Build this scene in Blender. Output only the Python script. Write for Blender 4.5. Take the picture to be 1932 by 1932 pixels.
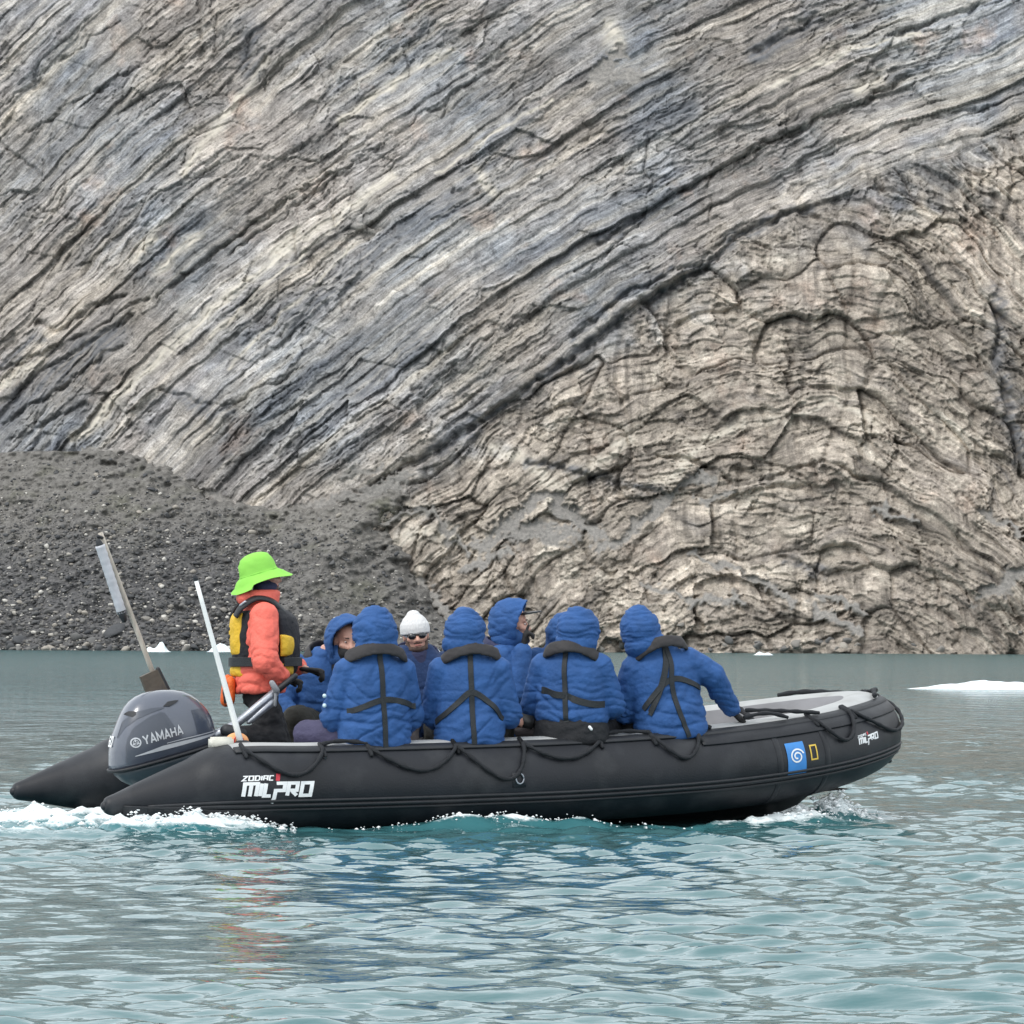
import bpy, bmesh, math, random
import numpy as np
from mathutils import Vector, Matrix
from mathutils.bvhtree import BVHTree

random.seed(7)
RNG = np.random.default_rng(11)
for o in list(bpy.data.objects):
    bpy.data.objects.remove(o)
SC = bpy.context.scene
COL = SC.collection

# ------------------------------------------------------------------ camera
FPX, CAM_H, HORIZON = 8700.0, 1.17, 1207.5        # focal length in 1932-wide pixels
PIT, ROLL = math.atan((HORIZON - 966) / FPX), math.radians(0.2)
_F = np.array([0, math.cos(PIT), math.sin(PIT)])
_R = np.array([1.0, 0, 0]); _U = np.array([0, -math.sin(PIT), math.cos(PIT)])
_R2 = _R * math.cos(ROLL) + _U * math.sin(ROLL)
_U2 = -_R * math.sin(ROLL) + _U * math.cos(ROLL)
CAM_P = np.array([0, 0, CAM_H])
cd = bpy.data.cameras.new('camera'); cam = bpy.data.objects.new('camera', cd); COL.objects.link(cam)
cd.sensor_width = 36; cd.lens = 36 * FPX / 1932; cd.clip_start = 0.5; cd.clip_end = 6000
cam.matrix_world = Matrix(((_R2[0], _U2[0], -_F[0], 0), (_R2[1], _U2[1], -_F[1], 0), (_R2[2], _U2[2], -_F[2], CAM_H), (0, 0, 0, 1)))
SC.camera = cam

# ------------------------------------------------------------------ light
SUN_DIR = Vector((-0.52, -0.50, 0.86)).normalized()
w = bpy.data.worlds.new("World"); SC.world = w; w.use_nodes = True
nt = w.node_tree; nt.nodes.clear()
sky = nt.nodes.new('ShaderNodeTexSky'); sky.sky_type = 'NISHITA'; sky.sun_disc = False
sky.sun_elevation = math.asin(SUN_DIR.z); sky.sun_rotation = math.atan2(SUN_DIR.x, SUN_DIR.y)
sky.air_density = 1.0; sky.dust_density = 3.0; sky.ozone_density = 1.0
hs = nt.nodes.new('ShaderNodeHueSaturation'); hs.inputs['Saturation'].default_value = 0.35
bg = nt.nodes.new('ShaderNodeBackground'); bg.inputs['Strength'].default_value = 0.15
wo = nt.nodes.new('ShaderNodeOutputWorld')
cl = nt.nodes.new('ShaderNodeMix'); cl.data_type = 'RGBA'; cl.inputs[0].default_value = 0.6      # even overcast veil
cl.inputs[7].default_value = (12.2, 12.8, 13.2, 1)
nt.links.new(sky.outputs[0], hs.inputs['Color']); nt.links.new(hs.outputs[0], cl.inputs[6]); nt.links.new(cl.outputs[2], bg.inputs['Color']); nt.links.new(bg.outputs[0], wo.inputs['Surface'])
sd = bpy.data.lights.new('sun', 'SUN'); sd.energy = 1.05; sd.angle = math.radians(14); sd.color = (1.0, 0.95, 0.88)
so = bpy.data.objects.new('sun', sd); COL.objects.link(so)
so.rotation_euler = SUN_DIR.to_track_quat('Z', 'Y').to_euler()
SC.view_settings.view_transform = 'Standard'; SC.view_settings.look = 'None'
SC.view_settings.gamma = 1.0; SC.view_settings.exposure = 0.18; SC.view_settings.use_curve_mapping = False
SC.cycles.max_bounces = 6; SC.cycles.use_denoising = True

# ------------------------------------------------------------------ helpers: objects
def tag(o, label=None, cat=None, group=None, kind=None):
    for k, v in (('label', label), ('category', cat), ('group', group), ('kind', kind)):
        if v: o[k] = v
    return o
def empty(name, mw):
    o = bpy.data.objects.new(name, None); o.empty_display_size = 0.1; COL.objects.link(o); o.matrix_world = mw; return o
def link(name, me, mat=None, parent=None, smooth=True):
    if mat is not None:
        me.materials.clear(); me.materials.append(mat)
    if smooth and len(me.polygons):
        me.polygons.foreach_set('use_smooth', [True] * len(me.polygons))
    o = bpy.data.objects.new(name, me); COL.objects.link(o)
    if parent is not None: o.parent = parent
    return o
def obj(name, vf, mat=None, parent=None, smooth=True):
    me = bpy.data.meshes.new(name)
    me.from_pydata([tuple(map(float, v)) for v in vf[0]], [], [tuple(int(i) for i in f) for f in vf[1]])
    me.update()
    return link(name, me, mat, parent, smooth)
def grid_mesh(name, P, nx, ny):
    """P (ny*nx,3) row-major."""
    me = bpy.data.meshes.new(name)
    me.vertices.add(len(P)); me.vertices.foreach_set('co', P.astype(np.float32).ravel())
    i = np.arange(nx - 1)[None, :] + nx * np.arange(ny - 1)[:, None]
    q = np.stack([i, i + 1, i + 1 + nx, i + nx], -1).reshape(-1)
    n = (nx - 1) * (ny - 1)
    me.loops.add(4 * n); me.loops.foreach_set('vertex_index', q.astype(np.int32))
    me.polygons.add(n); me.polygons.foreach_set('loop_start', np.arange(0, 4 * n, 4, dtype=np.int32))
    me.polygons.foreach_set('use_smooth', np.ones(n, dtype=bool))
    me.update(calc_edges=True); return me
def tri_mesh(name, P, T):
    me = bpy.data.meshes.new(name)
    me.vertices.add(len(P)); me.vertices.foreach_set('co', P.astype(np.float32).ravel())
    n = len(T); me.loops.add(3 * n); me.loops.foreach_set('vertex_index', T.astype(np.int32).ravel())
    me.polygons.add(n); me.polygons.foreach_set('loop_start', np.arange(0, 3 * n, 3, dtype=np.int32))
    me.update(calc_edges=True); return me
def fattr(me, name, a):
    at = me.attributes.new(name, 'FLOAT', 'POINT'); at.data.foreach_set('value', a.astype(np.float32).ravel())
def vattr(me, name, a):
    at = me.attributes.new(name, 'FLOAT_VECTOR', 'POINT'); at.data.foreach_set('vector', a.astype(np.float32).ravel())
def merge(parts):
    V, Fc, n = [], [], 0
    for v, f in parts:
        V += [tuple(x) for x in v]; Fc += [tuple(i + n for i in g) for g in f]; n += len(v)
    return V, Fc
def xf(vf, m):
    return [tuple(m @ Vector(v)) for v in vf[0]], vf[1]

# ------------------------------------------------------------------ helpers: shapes
def box(c, s):
    x, y, z = c; a, b, d = s[0] / 2, s[1] / 2, s[2] / 2
    v = [(x + i * a, y + j * b, z + k * d) for i in (-1, 1) for j in (-1, 1) for k in (-1, 1)]
    return v, [(0, 1, 3, 2), (4, 6, 7, 5), (0, 4, 5, 1), (2, 3, 7, 6), (0, 2, 6, 4), (1, 5, 7, 3)]
def bevel_box(name, c, s, bev, mat, parent, mw=None):
    bm = bmesh.new(); v, f = box(c, s); vs = [bm.verts.new(p) for p in v]
    for q in f: bm.faces.new([vs[i] for i in q])
    bmesh.ops.recalc_face_normals(bm, faces=bm.faces)
    bmesh.ops.bevel(bm, geom=bm.edges[:], offset=bev, segments=2, affect='EDGES')
    if mw is not None: bmesh.ops.transform(bm, matrix=mw, verts=bm.verts)
    me = bpy.data.meshes.new(name); bm.to_mesh(me); bm.free()
    return link(name, me, mat, parent)
def rings(R, close=True):
    """list of rings (each n x 3) -> closed surface."""
    n = len(R[0]); V = [tuple(p) for r in R for p in r]; Fc = []
    for k in range(len(R) - 1):
        for i in range(n):
            j = (i + 1) % n
            Fc.append((k * n + i, k * n + j, (k + 1) * n + j, (k + 1) * n + i))
    if close:
        for k, rev in ((0, True), (len(R) - 1, False)):
            c = np.mean(np.array(R[k]), 0); V.append(tuple(c)); ci = len(V) - 1
            for i in range(n):
                j = (i + 1) % n
                Fc.append((k * n + j, k * n + i, ci) if rev else (k * n + i, k * n + j, ci))
    return V, Fc
def cap(p0, p1, r0, r1, n=12, flat=1.0, flat_dir=None):
    p0, p1 = np.array(p0, float), np.array(p1, float); d = p1 - p0; L = np.linalg.norm(d) or 1e-6; d = d / L
    a = np.array(flat_dir, float) if flat_dir is not None else (np.array([0, 0, 1.0]) if abs(d[2]) < .9 else np.array([1.0, 0, 0]))
    u = np.cross(d, a); u /= np.linalg.norm(u); v = np.cross(d, u)
    R = []; A = np.linspace(0, 2 * np.pi, n, endpoint=False)
    def ring(c, r): return [c + r * (np.cos(t) * u + flat * np.sin(t) * v) for t in A]
    for t in (-75, -45, -15): R.append(ring(p0 + d * r0 * math.sin(math.radians(t)), r0 * math.cos(math.radians(t))))
    for t in (15, 45, 75): R.append(ring(p1 + d * r1 * math.sin(math.radians(t)), r1 * math.cos(math.radians(t))))
    return rings(R)
def chain(pts, rad, n=12):
    return [cap(pts[i], pts[i + 1], rad[i], rad[i + 1], n) for i in range(len(pts) - 1)]
def ell(c, r, n=20, m=12, rot=None):
    V, R = [], []
    for k in range(1, m):
        t = math.pi * k / m - math.pi / 2
        ring = []
        for i in range(n):
            a = 2 * math.pi * i / n
            p = Vector((r[0] * math.cos(t) * math.cos(a), r[1] * math.cos(t) * math.sin(a), r[2] * math.sin(t)))
            if rot is not None: p = rot @ p
            ring.append((c[0] + p.x, c[1] + p.y, c[2] + p.z))
        R.append(ring)
    return rings(R)
def loft(secs, n=28, pw=2.3):
    """secs: (cx, cy, z, rx, ry) superelliptic horizontal sections."""
    R = []
    for cx, cy, z, rx, ry in secs:
        ring = []
        for i in range(n):
            a = 2 * math.pi * i / n; c, s = math.cos(a), math.sin(a)
            ring.append((cx + rx * math.copysign(abs(c) ** (2 / pw), c), cy + ry * math.copysign(abs(s) ** (2 / pw), s), z))
        R.append(ring)
    return rings(R)
def sweep(pts, r, n=8, flat=None, up=None, closed=False):
    """tube along pts (r scalar or per point); flat=(half_w, half_t) makes a strap with 'up' normals per point."""
    P = np.array(pts, float); N = len(P); T = np.gradient(P, axis=0); T /= np.linalg.norm(T, axis=1)[:, None] + 1e-12
    rr = np.full(N, r) if np.isscalar(r) else np.array(r, float)
    R = []; a0 = np.array([0, 0, 1.0]) if abs(T[0][2]) < .9 else np.array([1.0, 0, 0]); u = np.cross(T[0], a0)
    for k in range(N):
        if flat is not None:
            nn = np.array(up[k], float); nn -= T[k] * (nn @ T[k]); nn /= np.linalg.norm(nn) + 1e-9
            sd_ = np.cross(T[k], nn); hw, ht = flat
            R.append([P[k] + sd_ * hw * .92 + nn * ht, P[k] + sd_ * hw, P[k] - nn * ht + sd_ * hw, P[k] - nn * ht - sd_ * hw, P[k] - sd_ * hw, P[k] - sd_ * hw * .92 + nn * ht])
        else:
            u = u - T[k] * (u @ T[k]); u /= np.linalg.norm(u) + 1e-12; v = np.cross(T[k], u)
            R.append([P[k] + rr[k] * (math.cos(t) * u + math.sin(t) * v) for t in np.linspace(0, 2 * math.pi, n, endpoint=False)])
    return rings(R)
def crom(pts, m):
    P = np.array(pts, float); P = np.vstack([2 * P[0] - P[1], P, 2 * P[-1] - P[-2]]); out = []
    for i in range(1, len(P) - 2):
        for t in np.linspace(0, 1, m, endpoint=False):
            a, b, c, d = P[i - 1], P[i], P[i + 1], P[i + 2]
            out.append(.5 * ((2 * b) + (-a + c) * t + (2 * a - 5 * b + 4 * c - d) * t * t + (-a + 3 * b - 3 * c + d) * t ** 3))
    out.append(P[-2]); return np.array(out)

# ------------------------------------------------------------------ helpers: noise
def _h(ix, iy, iz=0, k=0):
    u = lambda a: a.astype(np.int64).astype(np.uint32)
    h = u(ix) * np.uint32(374761393) + u(iy) * np.uint32(668265263)
    if not np.isscalar(iz): h = h + u(iz) * np.uint32(2147483647)
    h += np.uint32((k * 974711 + 12345) & 0xffffffff)
    h ^= h >> np.uint32(13); h *= np.uint32(1274126177); h ^= h >> np.uint32(16); h *= np.uint32(2246822519); h ^= h >> np.uint32(15)
    return h
_TC = np.cos(np.arange(256) / 256 * 2 * np.pi); _TS = np.sin(np.arange(256) / 256 * 2 * np.pi)
def _fade(t): return t * t * t * (t * (t * 6 - 15) + 10)
def n2(x, y, k=0):
    ix, iy = np.floor(x), np.floor(y); fx, fy = x - ix, y - iy; u, v = _fade(fx), _fade(fy); s = []
    for dx in (0, 1):
        for dy in (0, 1):
            a = _h(ix + dx, iy + dy, 0, k) & np.uint32(255)
            s.append(_TC[a] * (fx - dx) + _TS[a] * (fy - dy))
    return ((s[0] * (1 - v) + s[1] * v) * (1 - u) + (s[2] * (1 - v) + s[3] * v) * u) * 1.5
def fbm(x, y, o=4, k=0, g=.5):
    a, s = 1.0, 0
    for i in range(o): s = s + a * n2(x * 2 ** i, y * 2 ** i, k + i * 17); a *= g
    return s
def n3(p, k=0):
    i = np.floor(p); f = p - i; u = _fade(f); s = 0
    for dx in (0, 1):
        for dy in (0, 1):
            for dz in (0, 1):
                h = _h(i[:, 0] + dx, i[:, 1] + dy, i[:, 2] + dz, k); a = (h & 0xffff) / 65535. * 2 * np.pi; z = (h >> 16) / 65535. * 2 - 1; q = np.sqrt(1 - z * z)
                g = np.cos(a) * q * (f[:, 0] - dx) + np.sin(a) * q * (f[:, 1] - dy) + z * (f[:, 2] - dz)
                s = s + g * (u[:, 0] if dx else 1 - u[:, 0]) * (u[:, 1] if dy else 1 - u[:, 1]) * (u[:, 2] if dz else 1 - u[:, 2])
    return s * 1.6
def worley(x, y, k=0, j=.9):
    """F1, F2, random of nearest cell, offset (dx,dy) to nearest cell point."""
    ix, iy = np.floor(x), np.floor(y)
    F1 = np.full(x.shape, 9.); F2 = F1.copy(); ID = np.zeros(x.shape, np.uint32); OX = np.zeros(x.shape); OY = np.zeros(x.shape)
    for dx in (-1, 0, 1):
        for dy in (-1, 0, 1):
            cx, cy = ix + dx, iy + dy; hh = _h(cx, cy, 0, k)
            px = cx + .5 + j * ((hh & np.uint32(1023)) / 1023. - .5) - x; py = cy + .5 + j * (((hh >> np.uint32(10)) & np.uint32(1023)) / 1023. - .5) - y
            d = np.sqrt(px * px + py * py); m = d < F1
            F2 = np.where(m, F1, np.minimum(F2, d)); F1 = np.where(m, d, F1)
            ID = np.where(m, hh, ID); OX = np.where(m, -px, OX); OY = np.where(m, -py, OY)
    return F1, F2, ((ID * np.uint32(2654435761)) >> np.uint32(8)) / 16777215., OX, OY
def sstep(a, b, x):
    t = np.clip((x - a) / (b - a), 0, 1); return t * t * (3 - 2 * t)
def seg_dist(u, v, pts, chunk_r=60):
    """distance to a polyline, computed only near it."""
    pts = np.array(pts, float); D = np.full(u.shape, 1e9)
    m = (u > pts[:, 0].min() - chunk_r) & (u < pts[:, 0].max() + chunk_r) & (v > pts[:, 1].min() - chunk_r) & (v < pts[:, 1].max() + chunk_r)
    if not m.any(): return D
    a, b = u[m], v[m]; best = np.full(a.shape, 1e9)
    for (x0, y0), (x1, y1) in zip(pts[:-1], pts[1:]):
        dx, dy = x1 - x0, y1 - y0; t = np.clip(((a - x0) * dx + (b - y0) * dy) / (dx * dx + dy * dy), 0, 1)
        best = np.minimum(best, np.hypot(a - x0 - t * dx, b - y0 - t * dy))
    D[m] = best; return D
def project(P):
    q = P - CAM_P; d = q @ _F
    return 966 + FPX * (q @ _R2) / d, 966 - FPX * (q @ _U2) / d

# ------------------------------------------------------------------ helpers: materials
def nodes(name):
    m = bpy.data.materials.new(name); m.use_nodes = True; t = m.node_tree
    return m, t, t.nodes['Principled BSDF']
def mat(name, col, rough=.6, var=.12, scale=8, bump=0.0, bscale=60, spec=.5, metal=0.0, coat=0.0, dirt=None, stretch=(1, 1, 1)):
    m, t, b = nodes(name); N, L = t.nodes, t.links
    tc = N.new('ShaderNodeTexCoord'); mp = N.new('ShaderNodeMapping'); mp.inputs['Scale'].default_value = stretch
    L.new(tc.outputs['Object'], mp.inputs[0])
    n = N.new('ShaderNodeTexNoise'); n.inputs['Scale'].default_value = scale; n.inputs['Detail'].default_value = 6; L.new(mp.outputs[0], n.inputs['Vector'])
    r = N.new('ShaderNodeMapRange'); r.inputs[1].default_value = .3; r.inputs[2].default_value = .7; r.inputs[3].default_value = 1 - var; r.inputs[4].default_value = 1 + var
    L.new(n.outputs[0], r.inputs[0])
    mx = N.new('ShaderNodeVectorMath'); mx.operation = 'SCALE'; mx.inputs[0].default_value = col[:3]; L.new(r.outputs[0], mx.inputs['Scale'])
    out = mx.outputs[0]
    if dirt is not None:
        n3_ = N.new('ShaderNodeTexNoise'); n3_.inputs['Scale'].default_value = dirt[2]; n3_.inputs['Detail'].default_value = 8; L.new(mp.outputs[0], n3_.inputs['Vector'])
        rr = N.new('ShaderNodeMapRange'); rr.inputs[1].default_value = .5; rr.inputs[2].default_value = .72; rr.inputs[4].default_value = dirt[1]; L.new(n3_.outputs[0], rr.inputs[0])
        mm = N.new('ShaderNodeMix'); mm.data_type = 'RGBA'; L.new(rr.outputs[0], mm.inputs[0]); L.new(out, mm.inputs[6]); mm.inputs[7].default_value = (*dirt[0], 1); out = mm.outputs[2]
    L.new(out, b.inputs['Base Color'])
    b.inputs['Roughness'].default_value = rough; b.inputs['Specular IOR Level'].default_value = spec; b.inputs['Metallic'].default_value = metal
    if coat: b.inputs['Coat Weight'].default_value = coat; b.inputs['Coat Roughness'].default_value = .1
    if bump:
        n2_ = N.new('ShaderNodeTexNoise'); n2_.inputs['Scale'].default_value = bscale; n2_.inputs['Detail'].default_value = 4; L.new(mp.outputs[0], n2_.inputs['Vector'])
        bp = N.new('ShaderNodeBump'); bp.inputs['Strength'].default_value = bump; bp.inputs['Distance'].default_value = .02
        L.new(n2_.outputs[0], bp.inputs['Height']); L.new(bp.outputs[0], b.inputs['Normal'])
    return m

# ================================================================== THE CLIFF
def cliff_y(s, h):
    return 450 - 0.55 * s + 0.50 * np.maximum(h, -3) + 2.0 * np.sin(s / 17.0) + np.maximum(h - 68, 0) * .25
def spaced(a, b, d, outer_a, outer_b, g=1.25):
    c = list(np.arange(a, b + 1e-6, d)); x, st = c[0], d
    while x > outer_a: st *= g; x -= st; c.insert(0, x)
    x, st = c[-1], d
    while x < outer_b: st *= g; x += st; c.append(x)
    return np.array(c)
CLIFF_TOP = 118.0
gs = spaced(-59, 59, .118, -330, 330, 1.07); gh = spaced(-2, 74, .115, -2, CLIFF_TOP)
Sg, Hg = [a.ravel() for a in np.meshgrid(gs, gh)]
Yb = cliff_y(Sg, Hg)
u, v = project(np.stack([Sg, Yb, Hg], 1))
# where the folded tan block begins: below / right of the long dark seam
seamx = [-600, 300, 600, 700, 800, 940, 1081, 1206, 1326, 1526, 1700, 1932, 2500]
seamy = [1400, 1080, 965, 915, 862, 772, 670, 577, 500, 390, 320, 235, 60]
sd_px = v - np.interp(u, seamx, seamy) + 14 * n2(u / 120, v / 120, 3)
inB = sstep(-6, 10, sd_px)
X = (u - 966) / 19.3; Yv = (1230 - v) / 19.3
wu, wv = X + .9 * n2(X / 20, Yv / 20, 5), Yv + .8 * n2(X / 19, Yv / 19, 9) + .10 * n2(X / 5, Yv / 5, 10)
phiA = (wv - (.80 * wu - .0020 * wu ** 2) + .004 * (wu + 30) * (wv - 25)) * .81
tA = wu * .81 + wv * .58
dxf = wu - (1560 - 966) / 19.3
phiB = wv + np.where(dxf < 0, .011, .028) * dxf ** 2 + 1.5 * n2(X / 11, Yv / 9, 21) + .5 * n2(X / 4, Yv / 4, 22)
tB = wu + .2 * wv + 1.0 * n2(X / 8, Yv / 9, 25)
d = 3.0 * fbm(X / 26, Yv / 26, 3, 31) + 1.2 * n2(X / 9, Yv / 16, 32)
cid = np.zeros_like(d); cid2 = np.zeros_like(d)
def slabs(m, t, p, L, b, amp, k, lip=.8, crack=.5, cw=.10, tilt=.6, warp=.12, mod=None):
    """angular blocks along the bedding: own height and tilt each, lower lip standing proud, open joints."""
    global d
    tt, pp = t[m], p[m]
    F1, F2, ID, OX, OY = worley(tt / L + warp * n2(tt / L * 1.3, pp / b * .7, k + 2), pp / b + warp * n2(tt / L * 3, pp / b, k + 3), k)
    g = F2 - F1; r2, r3 = (ID * 17.13) % 1, (ID * 41.7) % 1
    am = amp if mod is None else amp * mod[m]
    OY = np.clip(OY, -.75, .75); OX = np.clip(OX, -.75, .75)
    d[m] += am * ((ID - .5) * 1.2 - OY * (lip * (.15 + 1.1 * r2)) + tilt * OX * (r3 - .5) * 2 - crack * np.exp(-(g / cw) ** 2) * np.clip(2.2 * ((ID * 7.3) % 1) - .5, 0, 1.5))
    return ID
def bricks(m, t, p, L, b, row_a, cell_a, lip, crack, k, und=.3, mod=None):
    """courses of rock: straight beds of uneven height broken by cross joints."""
    global d
    tt, pp = t[m], p[m]
    q = pp / b + und * n2(tt / (L * 1.3), pp / (b * 5), k) + .05 * n2(tt / (b * 3), pp / b, k + 1)
    row = np.floor(q); f = q - row; rr = _h(row, row * 0, 0, k + 2)
    r0, r1, r2 = (rr & np.uint32(1023)) / 1023., ((rr >> np.uint32(10)) & np.uint32(1023)) / 1023., ((rr >> np.uint32(20)) & np.uint32(1023)) / 1023.
    c = tt / (L * (.6 + .9 * r1)) + r0 * 31.7 + .12 * f; col = np.floor(c); g = c - col; hh = _h(row, col, 0, k + 3)
    h0, h1, h2 = (hh & np.uint32(1023)) / 1023., ((hh >> np.uint32(10)) & np.uint32(1023)) / 1023., ((hh >> np.uint32(20)) & np.uint32(1023)) / 1023.
    am = 1.0 if mod is None else mod[m]
    cj = np.minimum(g, 1 - g) * L * (.6 + .9 * r1) / b
    d[m] += am * (row_a * (r2 - .5) + cell_a * (h0 - .5) + lip * (.5 - f) * (.2 + 1.1 * h1) + cell_a * .6 * (g - .5) * (h2 - .5) * 2
                  - crack * np.exp(-(np.minimum(f, 1 - f) / .10) ** 2) * np.clip(1.8 * h2 - .5, 0, 1.3) - crack * .7 * np.exp(-(cj / .10) ** 2) * np.clip(2 * h1 - .7, 0, 1))
    return h0
mA, mB = inB < .98, inB > .02
wA = 1 - inB
rg = sstep(-.35, .45, n2(X / 13, Yv / 9, 33) + .5 * n2(X / 5, Yv / 4, 34)); rgh = .14 + .95 * rg
rg2 = .18 + 1.0 * sstep(-.3, .4, n2(X / 6, Yv / 5, 35))
dsave = d.copy()
i0 = bricks(mA, tA, phiA, 21, 3.7, .75, .55, .40, .30, 101, .22)
slabs(mA, tA, phiA, 6, 2.4, .55, 111, lip=.4, tilt=1.1, warp=.05, mod=rgh)
i1 = bricks(mA, tA, phiA, 7, 1.15, .26, .30, .30, .24, 103, .16, mod=rg2)
i2 = bricks(mA, tA, phiA, 2.6, .40, .08, .15, .13, .15, 105, .16, mod=rgh)
i3 = slabs(mA, tA + .5 * phiA, phiA - .2 * tA, 1.1, .55, .24, 131, tilt=1.3, warp=.05, mod=rgh)
slabs(mA, tA - .4 * phiA, phiA, .50, .20, .10, 135, mod=rg2)
dA = d; d = dsave.copy()
j0 = slabs(mB, tB, phiB, 8, 4.2, 1.35, 141, lip=.6, tilt=.8)
j1 = bricks(mB, tB, phiB, 3.4, 1.7, .22, .50, .38, .26, 151, .7, mod=.25 + .9 * sstep(-.2, .3, n2(X / 8, Yv / 7, 36)))
slabs(mB, tB - .5 * phiB, phiB + .35 * tB, 2.6, 1.7, .50, 155, lip=.8, tilt=1.4, crack=.35, mod=.2 + .9 * rg)
bricks(mB, tB, phiB, 3.2, .55, .22, .20, .20, .16, 166, .6, mod=.15 + 1.1 * sstep(-.25, .25, n2(X / 5, Yv / 4, 37)))
j2 = slabs(mB, X * 1.0 + .3 * Yv, Yv - .2 * X, 1.25, .95, .34, 161, lip=.8, tilt=1.4, crack=.3, mod=rgh)
slabs(mB, tB + .4 * phiB, phiB, .9, .42, .22, 167, lip=.6, tilt=1.2, mod=rg2)
j3 = slabs(mB, X - .4 * Yv, Yv + .2 * X, .52, .42, .15, 171, tilt=1.4, mod=rg2)
dB = d
cid[mA] += (i1 * .5 + i2 * .5) * wA[mA]; cid[mB] += (j1 * .6 + j2 * .4) * inB[mB]
cid2[mA] += i3 * wA[mA]; cid2[mB] += j3 * inB[mB]
d = dA * wA + dB * inB
# vertical gullies and ribs
gl = 1 - np.abs(n2(X / 5.5 + .3 * n2(X / 9, Yv / 9, 41), Yv / 26, 42)) * 2
d -= .55 * np.clip(gl - .72, 0, 1) / .28 * (.4 + .6 * inB)
vr = n2(X / .55, Yv / 7, 43) * sstep(.05, .5, n2(X / 10, Yv / 8, 44))
d += .13 * vr * (.35 + .65 * inB)
d += .09 * fbm(X / .5, Yv / .5, 2, 45) + .07 * fbm(tA / 1.2, phiA / .16, 2, 46) * wA
# long open seams with overhanging lips (polyline, half width px, depth m)
GROOVES = [
 ([(700, 918), (800, 862), (940, 772), (1081, 672), (1206, 577), (1326, 507), (1396, 440), (1526, 390)], 9, 2.2),
 ([(1081, 632), (1196, 545), (1311, 497), (1380, 440)], 6, 1.4), ([(1131, 462), (1216, 400)], 7, 1.8), ([(1100, 520), (1216, 412), (1225, 330)], 3, .9),
 ([(1281, 360), (1346, 328), (1471, 255), (1606, 205), (1736, 130)], 5, 1.5), ([(1706, 245), (1790, 212), (1870, 204)], 5, 1.3),
 ([(1681, 72), (1760, 38), (1850, 8)], 5, 1.3), ([(1426, 105), (1541, 30)], 10, 1.4), ([(1340, 330), (1335, 420)], 4, .9), ([(1220, 250), (1222, 330)], 5, 1.1),
 ([(70, 608), (110, 622), (170, 580), (235, 555)], 6, 1.6), ([(0, 700), (140, 640), (280, 560)], 5, 1.1), ([(0, 760), (90, 690), (250, 600)], 6, 1.2), ([(0, 800), (130, 720), (230, 650)], 5, 1.2), ([(20, 830), (160, 760)], 5, 1.0),
 ([(240, 400), (440, 300), (610, 300)], 3, .7), ([(300, 560), (420, 460), (620, 330)], 4, 1.0), ([(430, 480), (600, 360), (740, 250)], 3, .8), ([(650, 330), (780, 225), (960, 110)], 4, .9),
 ([(850, 365), (920, 350), (830, 420)], 4, .9), ([(0, 265), (75, 330), (80, 300)], 4, 1.0), ([(70, 390), (140, 415)], 3, .8), ([(55, 245), (180, 170), (290, 115)], 4, .9), ([(0, 205), (100, 120), (230, 40)], 3, .7),
 ([(375, 0), (383, 110)], 8, 1.2), ([(495, 90), (500, 170)], 5, .9), ([(830, 160), (835, 210)], 5, .9), ([(835, 650), (830, 690)], 6, 1.2), ([(300, 730), (420, 770), (560, 700)], 4, .8),
 ([(780, 760), (900, 650), (1010, 580)], 4, .9), ([(640, 860), (760, 760), (860, 690)], 4, .9), ([(1876, 560), (1880, 660), (1905, 780), (1932, 900)], 10, 2.2), ([(1840, 600), (1850, 700)], 6, 1.2),
 ([(1240, 860), (1320, 870), (1380, 910)], 6, 1.6), ([(1440, 905), (1560, 870), (1640, 905)], 6, 1.3), ([(1470, 1050), (1560, 1085), (1640, 1075)], 8, 1.4), ([(1230, 480), (1222, 540)], 3, .8), ([(1000, 870), (1120, 900), (1250, 935)], 6, 1.5), ([(1620, 640), (1720, 625), (1830, 600)], 4, .9)]
lipm = np.zeros_like(d)
for pts, hw, dep in GROOVES:
    D = seg_dist(u + 7 * n2(u / 30, v / 30, 60) + 3 * n2(u / 9, v / 9, 62), v + 7 * n2(u / 30, v / 30, 61) + 3 * n2(u / 9, v / 9, 63), pts)
    d -= dep * .85 * np.exp(-(D / (hw * .72)) ** 2) * (.75 + .5 * n2(u / 22, v / 22, 66))
    Du = seg_dist(u, v + hw * 2.0, pts); d += dep * .22 * np.exp(-(Du / (hw * 1.6)) ** 2)
# bright quartz-rich bands and smooth pale faces
PALE = [([(140, 828), (300, 675), (430, 560), (500, 500), (690, 370), (740, 330)], 9), ([(400, 635), (490, 545), (645, 415)], 4), ([(430, 690), (585, 545), (670, 455)], 4), ([(500, 500), (560, 440)], 9),
 ([(820, 330), (966, 230), (1040, 190)], 4), ([(640, 230), (760, 140), (850, 90)], 8), ([(350, 330), (500, 110)], 7), ([(0, 725), (80, 680)], 8), ([(250, 490), (290, 450)], 9), ([(300, 510), (370, 445)], 10), ([(900, 320), (930, 370)], 8),
 ([(1455, 165), (1606, 95), (1740, 60)], 4), ([(1150, 55), (1165, 85)], 18), ([(1620, 168), (1660, 150)], 13), ([(1270, 900), (1330, 830), (1400, 800)], 8), ([(980, 860), (1060, 930)], 12), ([(930, 850), (1000, 870)], 9), ([(1040, 940), (1120, 880), (1190, 830)], 9),
 ([(1480, 800), (1570, 755), (1660, 800)], 5), ([(640, 980), (700, 950)], 8), ([(740, 1030), (790, 1000), (850, 1010)], 14)]
pale = np.zeros_like(d)
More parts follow.
